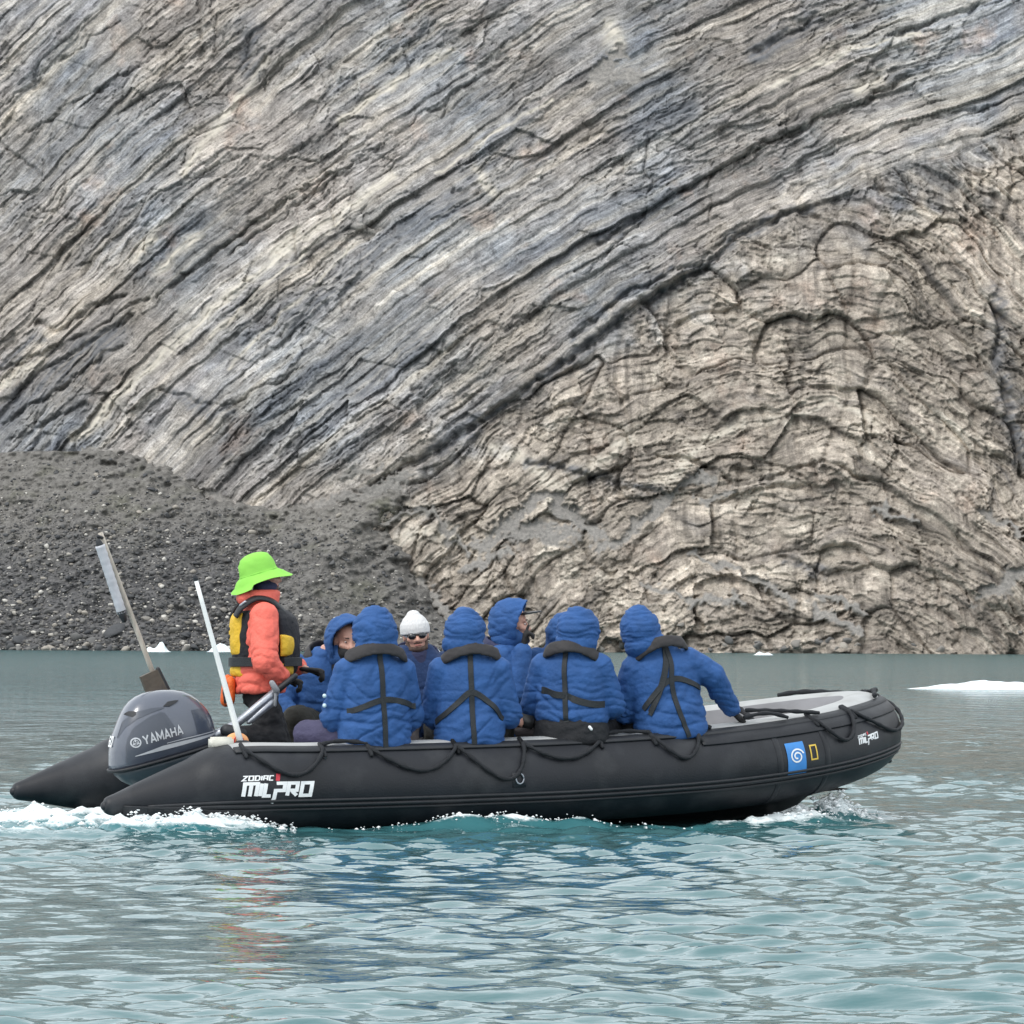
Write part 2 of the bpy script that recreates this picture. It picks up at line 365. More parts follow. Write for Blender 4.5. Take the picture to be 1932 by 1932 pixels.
for pts, hw in PALE:
    D = seg_dist(u + 6 * n2(u / 25, v / 25, 70), v + 6 * n2(u / 25, v / 25, 71), pts)
    pale = np.maximum(pale, np.exp(-(D / hw) ** 2))
pale *= .55 + .45 * sstep(-.3, .3, n2(tA / 3, phiA / .35, 72))
# dark slaty beds, plus shade painted into the colour along the open seams
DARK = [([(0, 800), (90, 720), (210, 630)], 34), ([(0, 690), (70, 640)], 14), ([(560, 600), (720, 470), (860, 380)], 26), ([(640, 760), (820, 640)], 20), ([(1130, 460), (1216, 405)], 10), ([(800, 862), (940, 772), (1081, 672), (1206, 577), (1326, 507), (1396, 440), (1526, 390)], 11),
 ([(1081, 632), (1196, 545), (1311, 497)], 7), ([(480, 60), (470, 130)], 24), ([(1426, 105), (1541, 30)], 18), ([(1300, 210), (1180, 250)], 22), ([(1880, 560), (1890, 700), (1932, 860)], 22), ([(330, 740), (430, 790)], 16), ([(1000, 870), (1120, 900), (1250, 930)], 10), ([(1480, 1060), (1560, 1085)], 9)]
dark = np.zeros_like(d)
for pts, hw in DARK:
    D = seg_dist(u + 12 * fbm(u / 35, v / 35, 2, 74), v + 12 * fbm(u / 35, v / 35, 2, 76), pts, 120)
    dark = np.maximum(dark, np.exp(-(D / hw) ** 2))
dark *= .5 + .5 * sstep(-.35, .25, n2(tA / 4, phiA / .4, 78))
# loose gravel lying on ledges
GRAV = [([(905, 1035), (985, 965), (1030, 935), (1075, 965), (1125, 1010)], 22), ([(960, 1000), (1080, 1010)], 30), ([(1130, 1040), (1215, 985), (1280, 915), (1330, 895)], 17), ([(1420, 1085), (1478, 1118), (1496, 1142)], 13),
 ([(1536, 1128), (1632, 1152)], 13), ([(1530, 1150), (1616, 1187)], 12), ([(1327, 947), (1395, 934)], 12), ([(1650, 955), (1730, 978)], 10), ([(1311, 1045), (1430, 1085)], 9), ([(1858, 1126), (1910, 1090), (1950, 1060)], 26), ([(1850, 960), (1932, 1010)], 14),
 ([(880, 1075), (960, 1040)], 15), ([(1220, 1100), (1330, 1140), (1400, 1130)], 12), ([(1170, 100), (1130, 140), (1195, 145)], 22), ([(700, 985), (800, 960), (880, 1040)], 10), ([(330, 905), (430, 965), (560, 975)], 16), ([(560, 968), (690, 935), (770, 905)], 22), ([(770, 1080), (850, 1170), (910, 1235)], 14), ([(150, 850), (300, 880)], 10), ([(640, 900), (720, 880)], 10)]
grav = np.zeros_like(d)
for pts, hw in GRAV:
    D = seg_dist(u + 16 * fbm(u / 40, v / 40, 3, 80), v + 16 * fbm(u / 40, v / 40, 3, 81), pts)
    grav = np.maximum(grav, sstep(1.1, .45, D / (hw * .8) + .5 * fbm(u / 9, v / 9, 2, 83)))
lg = 3.0 * fbm(X / 26, Yv / 26, 3, 31) + 1.2 * n2(X / 9, Yv / 16, 32)
d = d * (1 - grav) + (lg - .15 + .10 * fbm(X / .5, Yv / .4, 3, 82)) * grav
CP = np.stack([Sg + .25 * fbm(X / 3, Yv / 3, 2, 90), Yb - d, Hg + .2 * fbm(X / 3, Yv / 3, 2, 91)], 1)
cme = grid_mesh('cliff', CP, len(gs), len(gh))
bedt = tA * wA + tB * inB; bedw = phiA * wA + phiB * inB
vattr(cme, 'bed', np.stack([bedt, bedw, sstep(-70, 130, sd_px + 90 * fbm(u / 70, v / 70, 3, 95))], 1)); vattr(cme, 'wall', np.stack([X, Yv, np.zeros_like(X)], 1))
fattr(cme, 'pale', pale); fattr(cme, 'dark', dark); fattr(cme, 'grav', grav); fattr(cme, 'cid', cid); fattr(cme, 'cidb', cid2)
NX, NH = len(gs), len(gh)
CLIFF_D = d.reshape(NH, NX)

def cliff_material():
    m, t, b = nodes('cliff_rock'); N, L = t.nodes, t.links
    def at(n):
        a = N.new('ShaderNodeAttribute'); a.attribute_name = n; return a
    def noise(vec, sc, det=5, rough=.55):
        mp = N.new('ShaderNodeMapping'); mp.inputs['Scale'].default_value = sc; L.new(vec, mp.inputs[0])
        n = N.new('ShaderNodeTexNoise'); n.inputs['Scale'].default_value = 1; n.inputs['Detail'].default_value = det; n.inputs['Roughness'].default_value = rough; L.new(mp.outputs[0], n.inputs['Vector']); return n.outputs[0]
    def ramp(x, stops):
        r = N.new('ShaderNodeValToRGB'); L.new(x, r.inputs[0]); e = r.color_ramp.elements
        while len(e) < len(stops): e.new(.5)
        for q, (p, c) in zip(e, stops): q.position = p; q.color = (*c, 1)
        return r.outputs[0]
    def mix(f, a, c, mode='MIX'):
        x = N.new('ShaderNodeMix'); x.data_type = 'RGBA'; x.blend_type = mode
        if isinstance(f, float): x.inputs[0].default_value = f
        else: L.new(f, x.inputs[0])
        for k, q in ((6, a), (7, c)):
            if isinstance(q, tuple): x.inputs[k].default_value = (*q, 1)
            else: L.new(q, x.inputs[k])
        return x.outputs[2]
    def rng(x, a, c, lo=0., hi=1.):
        r = N.new('ShaderNodeMapRange'); L.new(x, r.inputs[0]); r.inputs[1].default_value = a; r.inputs[2].default_value = c; r.inputs[3].default_value = lo; r.inputs[4].default_value = hi; return r.outputs[0]
    def math_(op, a, c):
        x = N.new('ShaderNodeMath'); x.operation = op
        for k, q in ((0, a), (1, c)):
            if isinstance(q, (int, float)): x.inputs[k].default_value = q
            else: L.new(q, x.inputs[k])
        return x.outputs[0]
    bed, wall = at('bed').outputs['Vector'], at('wall').outputs['Vector']
    sep = N.new('ShaderNodeSeparateXYZ'); L.new(bed, sep.inputs[0]); isB = sep.outputs[2]
    big = noise(wall, (.055, .055, 1), 4); big2 = noise(wall, (.16, .16, 1), 5)
    lay = noise(bed, (.035, .55, 1), 6); lay2 = noise(bed, (.16, 2.6, 1), 5)
    A = ramp(lay, [(.34, (.150, .163, .188)), (.46, (.238, .250, .268)), (.58, (.312, .308, .298)), (.70, (.44, .41, .36))])
    A = mix(rng(big, .40, .58), A, mix(.55, A, (.37, .315, .26)))
    B = ramp(noise(bed, (.22, .5, 1), 6), [(.30, (.178, .163, .150)), (.42, (.292, .258, .222)), (.55, (.372, .328, .277)), (.70, (.50, .455, .39))])
    B = mix(rng(big2, .45, .6), B, mix(.5, B, (.335, .29, .25)))
    c = mix(isB, A, B)
    c = mix(rng(big2, .60, .72, 0, .5), c, (.42, .31, .245))
    cid = at('cid').outputs['Fac']; cidb = at('cidb').outputs['Fac']
    tone = math_('ADD', rng(cid, 0, 1, .72, 1.26), rng(cidb, 0, 1, -.20, .20))
    l2 = N.new('ShaderNodeMix'); L.new(isB, l2.inputs[0]); L.new(lay2, l2.inputs[2]); L.new(noise(bed, (.22, 2.0, 1), 5, .6), l2.inputs[3]); tone = math_('MULTIPLY', tone, rng(l2.outputs[0], .32, .68, .72, 1.28)); l3 = N.new('ShaderNodeMix'); L.new(isB, l3.inputs[0]); L.new(noise(bed, (.5, 6.5, 1), 4, .6), l3.inputs[2]); L.new(noise(bed, (.9, 3.0, 1), 6, .65), l3.inputs[3]); lay3 = l3.outputs[0]; tone = math_('MULTIPLY', tone, rng(lay3, .33, .67, .82, 1.18))
    tone = math_('MULTIPLY', tone, rng(noise(bed, (.03, .16, 1), 4), .36, .62, .68, 1.16))
    streak = noise(wall, (1.6, .10, 1), 4); sm = rng(noise(wall, (.12, .12, 1), 3), .48, .6)
    sv = rng(streak, .36, .62, .58, 1.2); sx = N.new('ShaderNodeMix'); L.new(math_('MULTIPLY', sm, rng(isB, 0, 1, .35, 1)), sx.inputs[0]); sx.inputs[2].default_value = 1; L.new(sv, sx.inputs[3])
    tone = math_('MULTIPLY', tone, sx.outputs[0])
    grain = noise(wall, (5.5, 5.5, 1), 3, .7); tone = math_('MULTIPLY', tone, rng(grain, .3, .7, .70, 1.30))
    crk = noise(wall, (.9, .75, 1), 7, .68); tone = math_('MULTIPLY', tone, rng(crk, .36, .46, .60, 1.0))
    sc = N.new('ShaderNodeVectorMath'); sc.operation = 'SCALE'; L.new(c, sc.inputs[0]); L.new(tone, sc.inputs['Scale']); c = sc.outputs[0]
    c = mix(math_('MULTIPLY', at('pale').outputs['Fac'], .85), c, mix(lay2, (.47, .43, .365), (.68, .635, .55)))
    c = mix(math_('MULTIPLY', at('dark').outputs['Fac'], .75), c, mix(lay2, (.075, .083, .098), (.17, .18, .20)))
    spk = noise(wall, (3.2, 3.2, 1), 4, .75)
    c = mix(at('grav').outputs['Fac'], c, mix(rng(spk, .35, .65), (.17, .163, .155), (.29, .275, .255)))
    L.new(c, b.inputs['Base Color']); b.inputs['Roughness'].default_value = .9; b.inputs['Specular IOR Level'].default_value = .2
    bp = N.new('ShaderNodeBump'); bp.inputs['Strength'].default_value = .6; bp.inputs['Distance'].default_value = .22
    hgt = math_('ADD', math_('MULTIPLY', noise(bed, (.9, 4.2, 1), 6, .65), .6), math_('MULTIPLY', noise(wall, (1.6, 1.6, 1), 7, .7), .9)); L.new(hgt, bp.inputs['Height']); L.new(bp.outputs[0], b.inputs['Normal'])
    return m
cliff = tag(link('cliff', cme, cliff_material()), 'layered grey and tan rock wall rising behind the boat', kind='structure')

# ================================================================== TALUS AND STONES
tx = [-600, -200, 0, 110, 200, 300, 360, 420, 520, 600, 680, 740, 772, 1200]
ty = [760, 835, 858, 853, 870, 893, 930, 962, 975, 963, 945, 925, 930, 1400]
rv = [800, 925, 1000, 1060, 1100, 1180, 1235, 1300]; ru = [790, 772, 726, 745, 770, 850, 905, 960]
def talus_depth(S, H):
    uu, vv = project(np.stack([S, cliff_y(S, H), H], 1))
    a = vv - np.interp(uu, tx, ty); c = (np.interp(vv, rv, ru) - uu) * .8
    return np.minimum(a, c) / 19.3 + .7 * fbm(S / 3, H / 2.2, 3, 200) + .45 * fbm(S / .9, H / .7, 2, 199), uu, vv
def talus_y(S, H):
    dm, uu, vv = talus_depth(S, H)
    y = cliff_y(S, H) - np.where(dm > 0, .92 * dm + .8 * np.sqrt(np.maximum(dm, 0)), dm * 2.5) - 1.2 - .8 * fbm(S / 8, H / 5, 3, 201)
    return y, dm, uu, vv
ts = spaced(-66, 0, .15, -150, 0, 1.05); th = np.arange(-1.0, 21, .125)
St, Ht = [a.ravel() for a in np.meshgrid(ts, th)]
yt, dm, ut, vt = talus_y(St, Ht)
rough_t = .13 * fbm(St / .45, Ht / .32, 3, 205)
F1, F2, ID, OX, OY = worley(St / .5, Ht / .30, 206)
rough_t = rough_t + .22 * (ID - .3) * sstep(0, .35, F2 - F1)
tme = grid_mesh('talus_slope', np.stack([St, yt - rough_t, Ht], 1), len(ts), len(th))
fattr(tme, 'fine', sstep(1100, 930, vt + 40 * fbm(ut / 90, vt / 90, 3, 207)) * .8 + .6 * sstep(430, 640, ut + 60 * fbm(ut / 90, vt / 60, 3, 208)))
fattr(tme, 'cid', ID)
def talus_material(stone=False):
    m, t, b = nodes('stone_mix' if stone else 'talus_gravel'); N, L = t.nodes, t.links
    a = N.new('ShaderNodeAttribute'); a.attribute_name = 'tint' if stone else 'fine'
    tc = N.new('ShaderNodeTexCoord'); n = N.new('ShaderNodeTexNoise'); n.inputs['Scale'].default_value = 5 if stone else 2.2; n.inputs['Detail'].default_value = 8; n.inputs['Roughness'].default_value = .75
    L.new(tc.outputs['Object'], n.inputs['Vector'])
    r = N.new('ShaderNodeValToRGB'); e = r.color_ramp.elements
    if stone:
        while len(e) < 5: e.new(.5)
        for q, (p, c) in zip(e, [(0, (.055, .058, .064)), (.45, (.115, .115, .115)), (.75, (.19, .182, .17)), (.9, (.31, .285, .25)), (1, (.52, .50, .46))]): q.position = p; q.color = (*c, 1)
        L.new(a.outputs['Fac'], r.inputs[0]); col = r.outputs[0]
    else:
        for q, (p, c) in zip(e, [(.32, (.035, .036, .040)), (.68, (.135, .132, .13))]): q.position = p; q.color = (*c, 1)
        L.new(n.outputs[0], r.inputs[0])
        r2 = N.new('ShaderNodeValToRGB'); e = r2.color_ramp.elements
        for q, (p, c) in zip(e, [(.3, (.098, .092, .085)), (.7, (.215, .205, .188))]): q.position = p; q.color = (*c, 1)
        L.new(n.outputs[0], r2.inputs[0])
        x = N.new('ShaderNodeMix'); x.data_type = 'RGBA'; L.new(a.outputs['Fac'], x.inputs[0]); L.new(r.outputs[0], x.inputs[6]); L.new(r2.outputs[0], x.inputs[7])
        n5 = N.new('ShaderNodeTexNoise'); n5.inputs['Scale'].default_value = .22; n5.inputs['Detail'].default_value = 6; L.new(tc.outputs['Object'], n5.inputs['Vector'])
        g = N.new('ShaderNodeMapRange'); g.inputs[1].default_value = .56; g.inputs[2].default_value = .72; g.inputs[4].default_value = .55; L.new(n5.outputs[0], g.inputs[0])
        gm = N.new('ShaderNodeMath'); gm.operation = 'MULTIPLY'; L.new(g.outputs[0], gm.inputs[0]); L.new(a.outputs['Fac'], gm.inputs[1])
        x2 = N.new('ShaderNodeMix'); x2.data_type = 'RGBA'; L.new(gm.outputs[0], x2.inputs[0]); L.new(x.outputs[2], x2.inputs[6]); x2.inputs[7].default_value = (.080, .085, .045, 1)
        col = x2.outputs[2]
    v_ = N.new('ShaderNodeMapRange'); v_.inputs[1].default_value = .3; v_.inputs[2].default_value = .7; v_.inputs[3].default_value = .8; v_.inputs[4].default_value = 1.2; L.new(n.outputs[0], v_.inputs[0])
    sc = N.new('ShaderNodeVectorMath'); sc.operation = 'SCALE'; L.new(col, sc.inputs[0]); L.new(v_.outputs[0], sc.inputs['Scale'])
    L.new(sc.outputs[0], b.inputs['Base Color']); b.inputs['Roughness'].default_value = .9; b.inputs['Specular IOR Level'].default_value = .25
    return m
talus = tag(link('talus_slope', tme, talus_material()), 'dark stony talus slope at the foot of the cliff', kind='structure')
STONE = talus_material(True)
def rock_shape(seed, sub=1, flatn=.75):
    bm = bmesh.new(); bmesh.ops.create_icosphere(bm, subdivisions=sub, radius=1.0)
    P = np.array([q.co for q in bm.verts]); T = np.array([[q.index for q in f.verts] for f in bm.faces]); bm.free()
    r = np.random.default_rng(seed)
    for _ in range(10):                       # chop flat facets
        n = r.normal(size=3); n /= np.linalg.norm(n); c = r.uniform(.36, .72); dd = P @ n
        P = P - np.outer(np.maximum(dd - c, 0), n)
    return P * np.array([1.0, r.uniform(.7, 1.0), r.uniform(.5, flatn)]), T
small = [rock_shape(k, 1) for k in range(8)]
n_st = 25000
s_ = np.where(RNG.random(n_st) < .88, RNG.uniform(-66, -1, n_st), RNG.uniform(-120, -66, n_st)); h_ = 20 * RNG.random(n_st) ** 1.25
y_, dm_, u_, v_ = talus_y(s_, h_)
keep = (dm_ > .1) & (RNG.random(n_st) > .55 * sstep(480, 700, u_)) & (RNG.random(n_st) > .65 * sstep(1010, 900, v_))
s_, h_, y_, v_, u_ = s_[keep], h_[keep], y_[keep], v_[keep], u_[keep]
VV, TT, tint, off = [], [], [], 0
for i in range(len(s_)):
    P, T = small[i % 8]
    sz = min(.10 + .10 * RNG.pareto(2.3), .46) * (1.15 if v_[i] > 1000 else .8) * (.75 if u_[i] > 520 else 1)
    a = RNG.uniform(0, 6.28); ca, sa = math.cos(a), math.sin(a)
    Q = P * sz; Q = np.stack([Q[:, 0] * ca - Q[:, 1] * sa, Q[:, 0] * sa + Q[:, 1] * ca, Q[:, 2]], 1)
    VV.append(Q + [s_[i], y_[i] - .05, h_[i] + sz * .2]); TT.append(T + off); off += len(P)
    tint.append(np.full(len(P), min(RNG.beta(1.5, 2.6) + (.5 if RNG.random() < .22 else 0), 1)))
sme = tri_mesh('loose_stones', np.vstack(VV), np.vstack(TT)); fattr(sme, 'tint', np.concatenate(tint))
tag(link('loose_stones', sme, STONE, talus, smooth=False), kind='stuff')
bmesh_rocks = []
for k in range(8):
    P, T = rock_shape(50 + k, 2, .9); me = tri_mesh('boulder', P, T); fattr(me, 'tint', np.full(len(P), [.12, .25, .4, .5, .62, .78, .9, .3][k])); me.materials.append(STONE); bmesh_rocks.append(me)
cnt = 0
special = [(250, 1195, 1.5, 0), (185, 1160, .55, 6), (300, 1170, .7, 5), (70, 1210, .9, 0), (140, 1215, .8, 2), (340, 1215, .8, 0), (480, 1000, .5, 5), (380, 1030, .4, 4), (560, 1180, .5, 1), (20, 1200, .8, 1), (515, 1215, .7, 0), (650, 1205, .5, 1), (610, 985, .6, 4), (275, 890, .7, 4)]
while cnt < 190:
    if cnt < len(special):
        uu, vv, sz, kk = special[cnt]; s0 = (uu - 966) / 8700 * 470; h0 = (1226 - vv) / 8700 * 470
    else:
        s0 = RNG.uniform(-58, -4); h0 = 19 * RNG.random() ** 2.0; sz = RNG.uniform(.36, .62) * (1.25 if h0 < 2 else 1); kk = RNG.integers(0, 8)
    yy, dd, uu, vv = talus_y(np.array([s0]), np.array([h0]))
    if cnt >= len(special) and (dd[0] < .4 or (uu[0] > 480 and RNG.random() < .6)): continue
    o = bpy.data.objects.new('boulder', bmesh_rocks[kk]); COL.objects.link(o); o.parent = talus
    o.location = (s0, yy[0] - .1, h0 + sz * .15); o.scale = (sz, sz, sz * .85); o.rotation_euler = (RNG.uniform(-.4, .4), RNG.uniform(-.4, .4), RNG.uniform(0, 6.28)); cnt += 1
# fallen blocks along the foot of the cliff at the right
for k in range(44):
    s0 = RNG.uniform(-2, 56); h0 = abs(RNG.normal(0, .9)); i = int(np.searchsorted(gs, s0)); j = int(np.searchsorted(gh, h0)); sz = RNG.uniform(.3, .75)
    o = bpy.data.objects.new('boulder', bmesh_rocks[[3, 4, 5, 6, 5, 4][k % 6]]); COL.objects.link(o); o.parent = cliff
    o.location = (s0, cliff_y(s0, h0) - CLIFF_D[j, i] - .12, h0 - .1); o.scale = (sz, sz, sz * .9); o.rotation_euler = (RNG.uniform(-.5, .5), RNG.uniform(-.5, .5), RNG.uniform(0, 6.28))

WAVE_SLOPE = .0295
# ================================================================== THE BOAT'S PLACE ON THE WATER
BOAT_YAW, BOAT_PIT, BOAT_ROL = math.radians(23.2), math.radians(0.6), math.radians(0.9)
MB = Matrix.Translation((-2.10, 29.1, .268)) @ Matrix.Rotation(BOAT_YAW, 4, 'Z') @ Matrix.Rotation(-BOAT_PIT, 4, 'Y') @ Matrix.Rotation(BOAT_ROL, 4, 'X')
MBI = MB.inverted()

# ================================================================== WATER
def water_grid(lo, hi, d0, olo, ohi, g): return spaced(lo, hi, d0, olo, ohi, g)
wx = spaced(-4.4, 4.4, .030, -900, 900, 1.055); wy = [13.0]
while wy[-1] < 900: wy.append(wy[-1] + (.0017 * wy[-1] if wy[-1] < 34 else .058 + .011 * (wy[-1] - 34)))
while wy[0] > -40: wy.insert(0, wy[0] - .03 - .25 * (13.0 - wy[0]))
wy = np.array(wy)
Wx, Wy = [a.ravel() for a in np.meshgrid(wx, wy)]
spx = np.repeat(np.gradient(wx)[None, :], len(wy), 0).ravel(); spy = np.repeat(np.gradient(wy)[:, None], len(wx), 1).ravel()
Wz = np.zeros_like(Wx); wr = np.random.default_rng(5)
jx = Wx + .25 * n2(Wx / 2.3, Wy / 2.3, 300) ; jy = Wy + .25 * n2(Wx / 2.3, Wy / 2.3, 301)
env = np.clip(.80 + .75 * n2(Wx / 4, Wy / 6, 302) + .3 * n2(Wx / 1.5, Wy / 2.2, 303), .25, 1.7)
for i in range(84):
    lam = .10 * (11 ** (i / 83.0)); th_ = math.radians(80 + wr.uniform(-70, 70)); kx, ky = 2 * math.pi / lam * math.cos(th_), 2 * math.pi / lam * math.sin(th_)
    slope = WAVE_SLOPE * (1.0 if lam < .5 else (.5 / lam) ** 1.15) * (1 if lam > .17 else .75)
    amp = slope * lam / (2 * math.pi)
    at_ = sstep(2.2, 4.5, lam / np.maximum(spx * abs(math.cos(th_)) + 1e-3, spy * abs(math.sin(th_)) + 1e-3))
    Wz += amp * at_ * env * np.sin(kx * jx + ky * jy + wr.uniform(0, 6.28))
Wz += 1.6 * np.sign(Wz) * 0 + 3.0 * np.maximum(Wz, 0) ** 2
# wake: boat-local coordinates of every water point
q = np.stack([Wx, Wy, np.zeros_like(Wx), np.ones_like(Wx)], 1) @ np.array(MBI).T
bx, by = q[:, 0], q[:, 1]
side = np.abs(by) - np.interp(bx, [-3, -.8, 0, 2.8, 3.6, 4.2, 4.7, 5.2], [1.0, .95, 1.12, 1.12, .95, .62, .25, 0])
nb = fbm(Wx / .35, Wy / .35, 3, 310); nb2 = fbm(Wx / .12, Wy / .12, 2, 312)
bow = np.exp(-((bx - 4.25) / .42) ** 2 - ((side - .12) / .22) ** 2)
bow2 = np.exp(-((bx - 3.7) / .7) ** 2 - ((side - .12) / .18) ** 2)
midw = np.exp(-((bx - 1.75) / .75) ** 2 - ((side - .16) / .20) ** 2)
trough = np.exp(-((bx - 3.0) / .45) ** 2 - ((side - .1) / .5) ** 2)
calm = np.exp(-np.maximum(side, 0) / .25) * ((bx > -1) & (bx < 5))
Wz = Wz * (1 - .4 * calm) + bow * (.075 + .08 * nb + .05 * nb2) + bow2 * (.04 + .03 * nb + .03 * nb2) + midw * (.075 + .025 * nb + .012 * nb2) - .035 * trough
stern = sstep(.35, -.5, bx) * sstep(2.1, .9, np.abs(by + .1) + .25 * nb) * sstep(-9, -1.5, bx)
stern_near = np.exp(-((bx + .15) / .55) ** 2 - ((side - .05) / .16) ** 2) * (by < 0)
Wz += stern * (.055 + .06 * nb + .035 * nb2) + stern_near * (.05 + .04 * nb + .03 * nb2)
foam = np.clip(1.05 * bow * (1 + 1.1 * nb) + .6 * bow2 * (.8 + 1.3 * nb) +   .62 * midw * (.40 + 1.6 * nb + .6 * nb2) + .72 * stern * (.55 + 1.5 * nb + .6 * nb2) + .8 * stern_near * (1 + .9 * nb), 0, 1.0)
aer = np.clip(.8 * stern + .6 * np.exp(-((bx - 2) / 2.6) ** 2 - ((side - .25) / .45) ** 2), 0, 1)
wme = grid_mesh('water', np.stack([Wx, Wy, Wz], 1), len(wx), len(wy)); fattr(wme, 'foam', foam); fattr(wme, 'aer', aer)
WZG = Wz.reshape(len(wy), len(wx))
def water_z(x, y):
    i = np.clip(np.searchsorted(wx, x), 1, len(wx) - 1); j = np.clip(np.searchsorted(wy, y), 1, len(wy) - 1); return WZG[j, i]
def water_material():
    m, t, b = nodes('glacial_water'); N, L = t.nodes, t.links
    tc = N.new('ShaderNodeTexCoord')
    def noise(sc, det, ro=.5):
        mp = N.new('ShaderNodeMapping'); mp.inputs['Scale'].default_value = sc; L.new(tc.outputs['Object'], mp.inputs[0])
        n = N.new('ShaderNodeTexNoise'); n.inputs['Scale'].default_value = 1; n.inputs['Detail'].default_value = det; n.inputs['Roughness'].default_value = ro; L.new(mp.outputs[0], n.inputs['Vector']); return n.outputs[0]
    f = N.new('ShaderNodeAttribute'); f.attribute_name = 'foam'; ae = N.new('ShaderNodeAttribute'); ae.attribute_name = 'aer'
    tint = N.new('ShaderNodeMix'); tint.data_type = 'RGBA'; tint.inputs[6].default_value = (.036, .112, .122, 1); tint.inputs[7].default_value = (.050, .132, .140, 1); L.new(noise((.08, .05, 1), 4), tint.inputs[0])
    a2 = N.new('ShaderNodeMix'); a2.data_type = 'RGBA'; L.new(ae.outputs['Fac'], a2.inputs[0]); L.new(tint.outputs[2], a2.inputs[6]); a2.inputs[7].default_value = (.032, .150, .170, 1)
    s = N.new('ShaderNodeMath'); s.operation = 'ADD'; L.new(f.outputs['Fac'], s.inputs[0]); L.new(noise((14, 14, 14), 6, .72), s.inputs[1])
    r = N.new('ShaderNodeMapRange'); r.inputs[1].default_value = .86; r.inputs[2].default_value = 1.2; L.new(s.outputs[0], r.inputs[0])
    c = N.new('ShaderNodeMix'); c.data_type = 'RGBA'; L.new(r.outputs[0], c.inputs[0]); L.new(a2.outputs[2], c.inputs[6]); c.inputs[7].default_value = (.74, .80, .81, 1)
    L.new(c.outputs[2], b.inputs['Base Color'])
    gp = N.new('ShaderNodeNewGeometry'); gs_ = N.new('ShaderNodeSeparateXYZ'); L.new(gp.outputs['Position'], gs_.inputs[0])
    far = N.new('ShaderNodeMapRange'); far.inputs[1].default_value = 35; far.inputs[2].default_value = 260; far.inputs[3].default_value = .03; far.inputs[4].default_value = .16; L.new(gs_.outputs[1], far.inputs[0])   # waves too small to model widen the reflection
    rr = N.new('ShaderNodeMix'); L.new(r.outputs[0], rr.inputs[0]); L.new(far.outputs[0], rr.inputs[2]); rr.inputs[3].default_value = .8; L.new(rr.outputs[0], b.inputs['Roughness'])
    b.inputs['IOR'].default_value = 1.333; b.inputs['Specular IOR Level'].default_value = .5
    b1 = N.new('ShaderNodeBump'); b1.inputs['Distance'].default_value = .03; b1.inputs['Strength'].default_value = .28; L.new(noise((4.5, 7, 1), 3), b1.inputs['Height'])
    cdn = N.new('ShaderNodeNewGeometry'); sp = N.new('ShaderNodeSeparateXYZ'); L.new(cdn.outputs['Position'], sp.inputs[0])
    fr = N.new('ShaderNodeMapRange'); fr.inputs[1].default_value = 40; fr.inputs[2].default_value = 110; fr.inputs[3].default_value = 0; fr.inputs[4].default_value = 1; L.new(sp.outputs[1], fr.inputs[0])
    b2 = N.new('ShaderNodeBump'); b2.inputs['Distance'].default_value = .55; L.new(noise((1.6, 1.1, 1), 4, .6), b2.inputs['Height']); L.new(fr.outputs[0], b2.inputs['Strength']); L.new(b1.outputs[0], b2.inputs['Normal'])
    b3 = N.new('ShaderNodeBump'); b3.inputs['Distance'].default_value = 1.6; L.new(noise((.55, .22, 1), 5, .65), b3.inputs['Height']); L.new(fr.outputs[0], b3.inputs['Strength']); L.new(b2.outputs[0], b3.inputs['Normal'])
    L.new(b3.outputs[0], b.inputs['Normal'])
    return m
water = tag(link('water', wme, water_material()), 'rippled teal glacial water', kind='structure')

# ================================================================== MATERIALS
M_HYP = mat('black_hypalon', (.0095, .0112, .0155), .48, .25, 3, .10, 90, spec=.36, dirt=((.050, .053, .058), .5, 3.5))
M_GREY = mat('light_grey_hypalon', (.36, .37, .37), .6, .10, 5, .06, 80, dirt=((.22, .22, .21), .6, 5))
M_INNER = mat('mid_grey_hypalon', (.165, .165, .175), .6, .15, 4, .08, 70, dirt=((.10, .10, .105), .5, 6))
M_RUBBER = mat('black_rubber', (.012, .014, .018), .55, .2, 12, .15, 120)
M_ROPE = mat('black_rope', (.010, .012, .016), .8, .3, 60, .5, 180)
M_FLOOR = mat('wet_deck', (.10, .105, .11), .5, .2, 6)
M_WHITE = mat('white_print', (.82, .83, .84), .55, .04, 20)
M_RED = mat('red_print', (.55, .03, .05), .5, .08, 20)
M_BLUEP = mat('sky_blue_print', (.045, .24, .62), .55, .08, 14)
M_YEL = mat('gold_print', (.74, .50, .07), .55, .06, 20)
M_COWL = mat('grey_cowling_paint', (.085, .098, .130), .22, .06, 4, coat=.5, dirt=((.14, .15, .17), .35, 6))
M_COWLD = mat('dark_cowling_panel', (.050, .060, .082), .3, .08, 5, coat=.3)
M_COWLL = mat('lower_cowling_plastic', (.042, .058, .072), .42, .12, 6)
M_SILV = mat('silver_print', (.50, .52, .55), .35, .05, 20, metal=.3)
M_METAL = mat('worn_aluminium', (.34, .36, .40), .35, .15, 15, .1, 60, metal=.7)
M_GALV = mat('galvanised_grey', (.25, .26, .28), .45, .15, 15)
M_POLEW = mat('white_fibreglass', (.80, .81, .80), .4, .04, 10)
M_SHAFT = mat('weathered_wood_shaft', (.42, .38, .33), .7, .2, 8, .2, 50, stretch=(6, 6, .8))
M_BLADE = mat('worn_plywood', (.10, .085, .068), .65, .25, 7, .2, 40, dirt=((.05, .045, .045), .8, 9))
M_CLEAR = mat('translucent_plastic_sleeve', (.45, .46, .50), .3, .15, 14, .1, 30)
M_FOAMB = mat('ivory_foam', (.62, .61, .54), .75, .06, 12, .15, 60)
M_ORNG = mat('orange_float', (.72, .33, .13), .6, .15, 18)

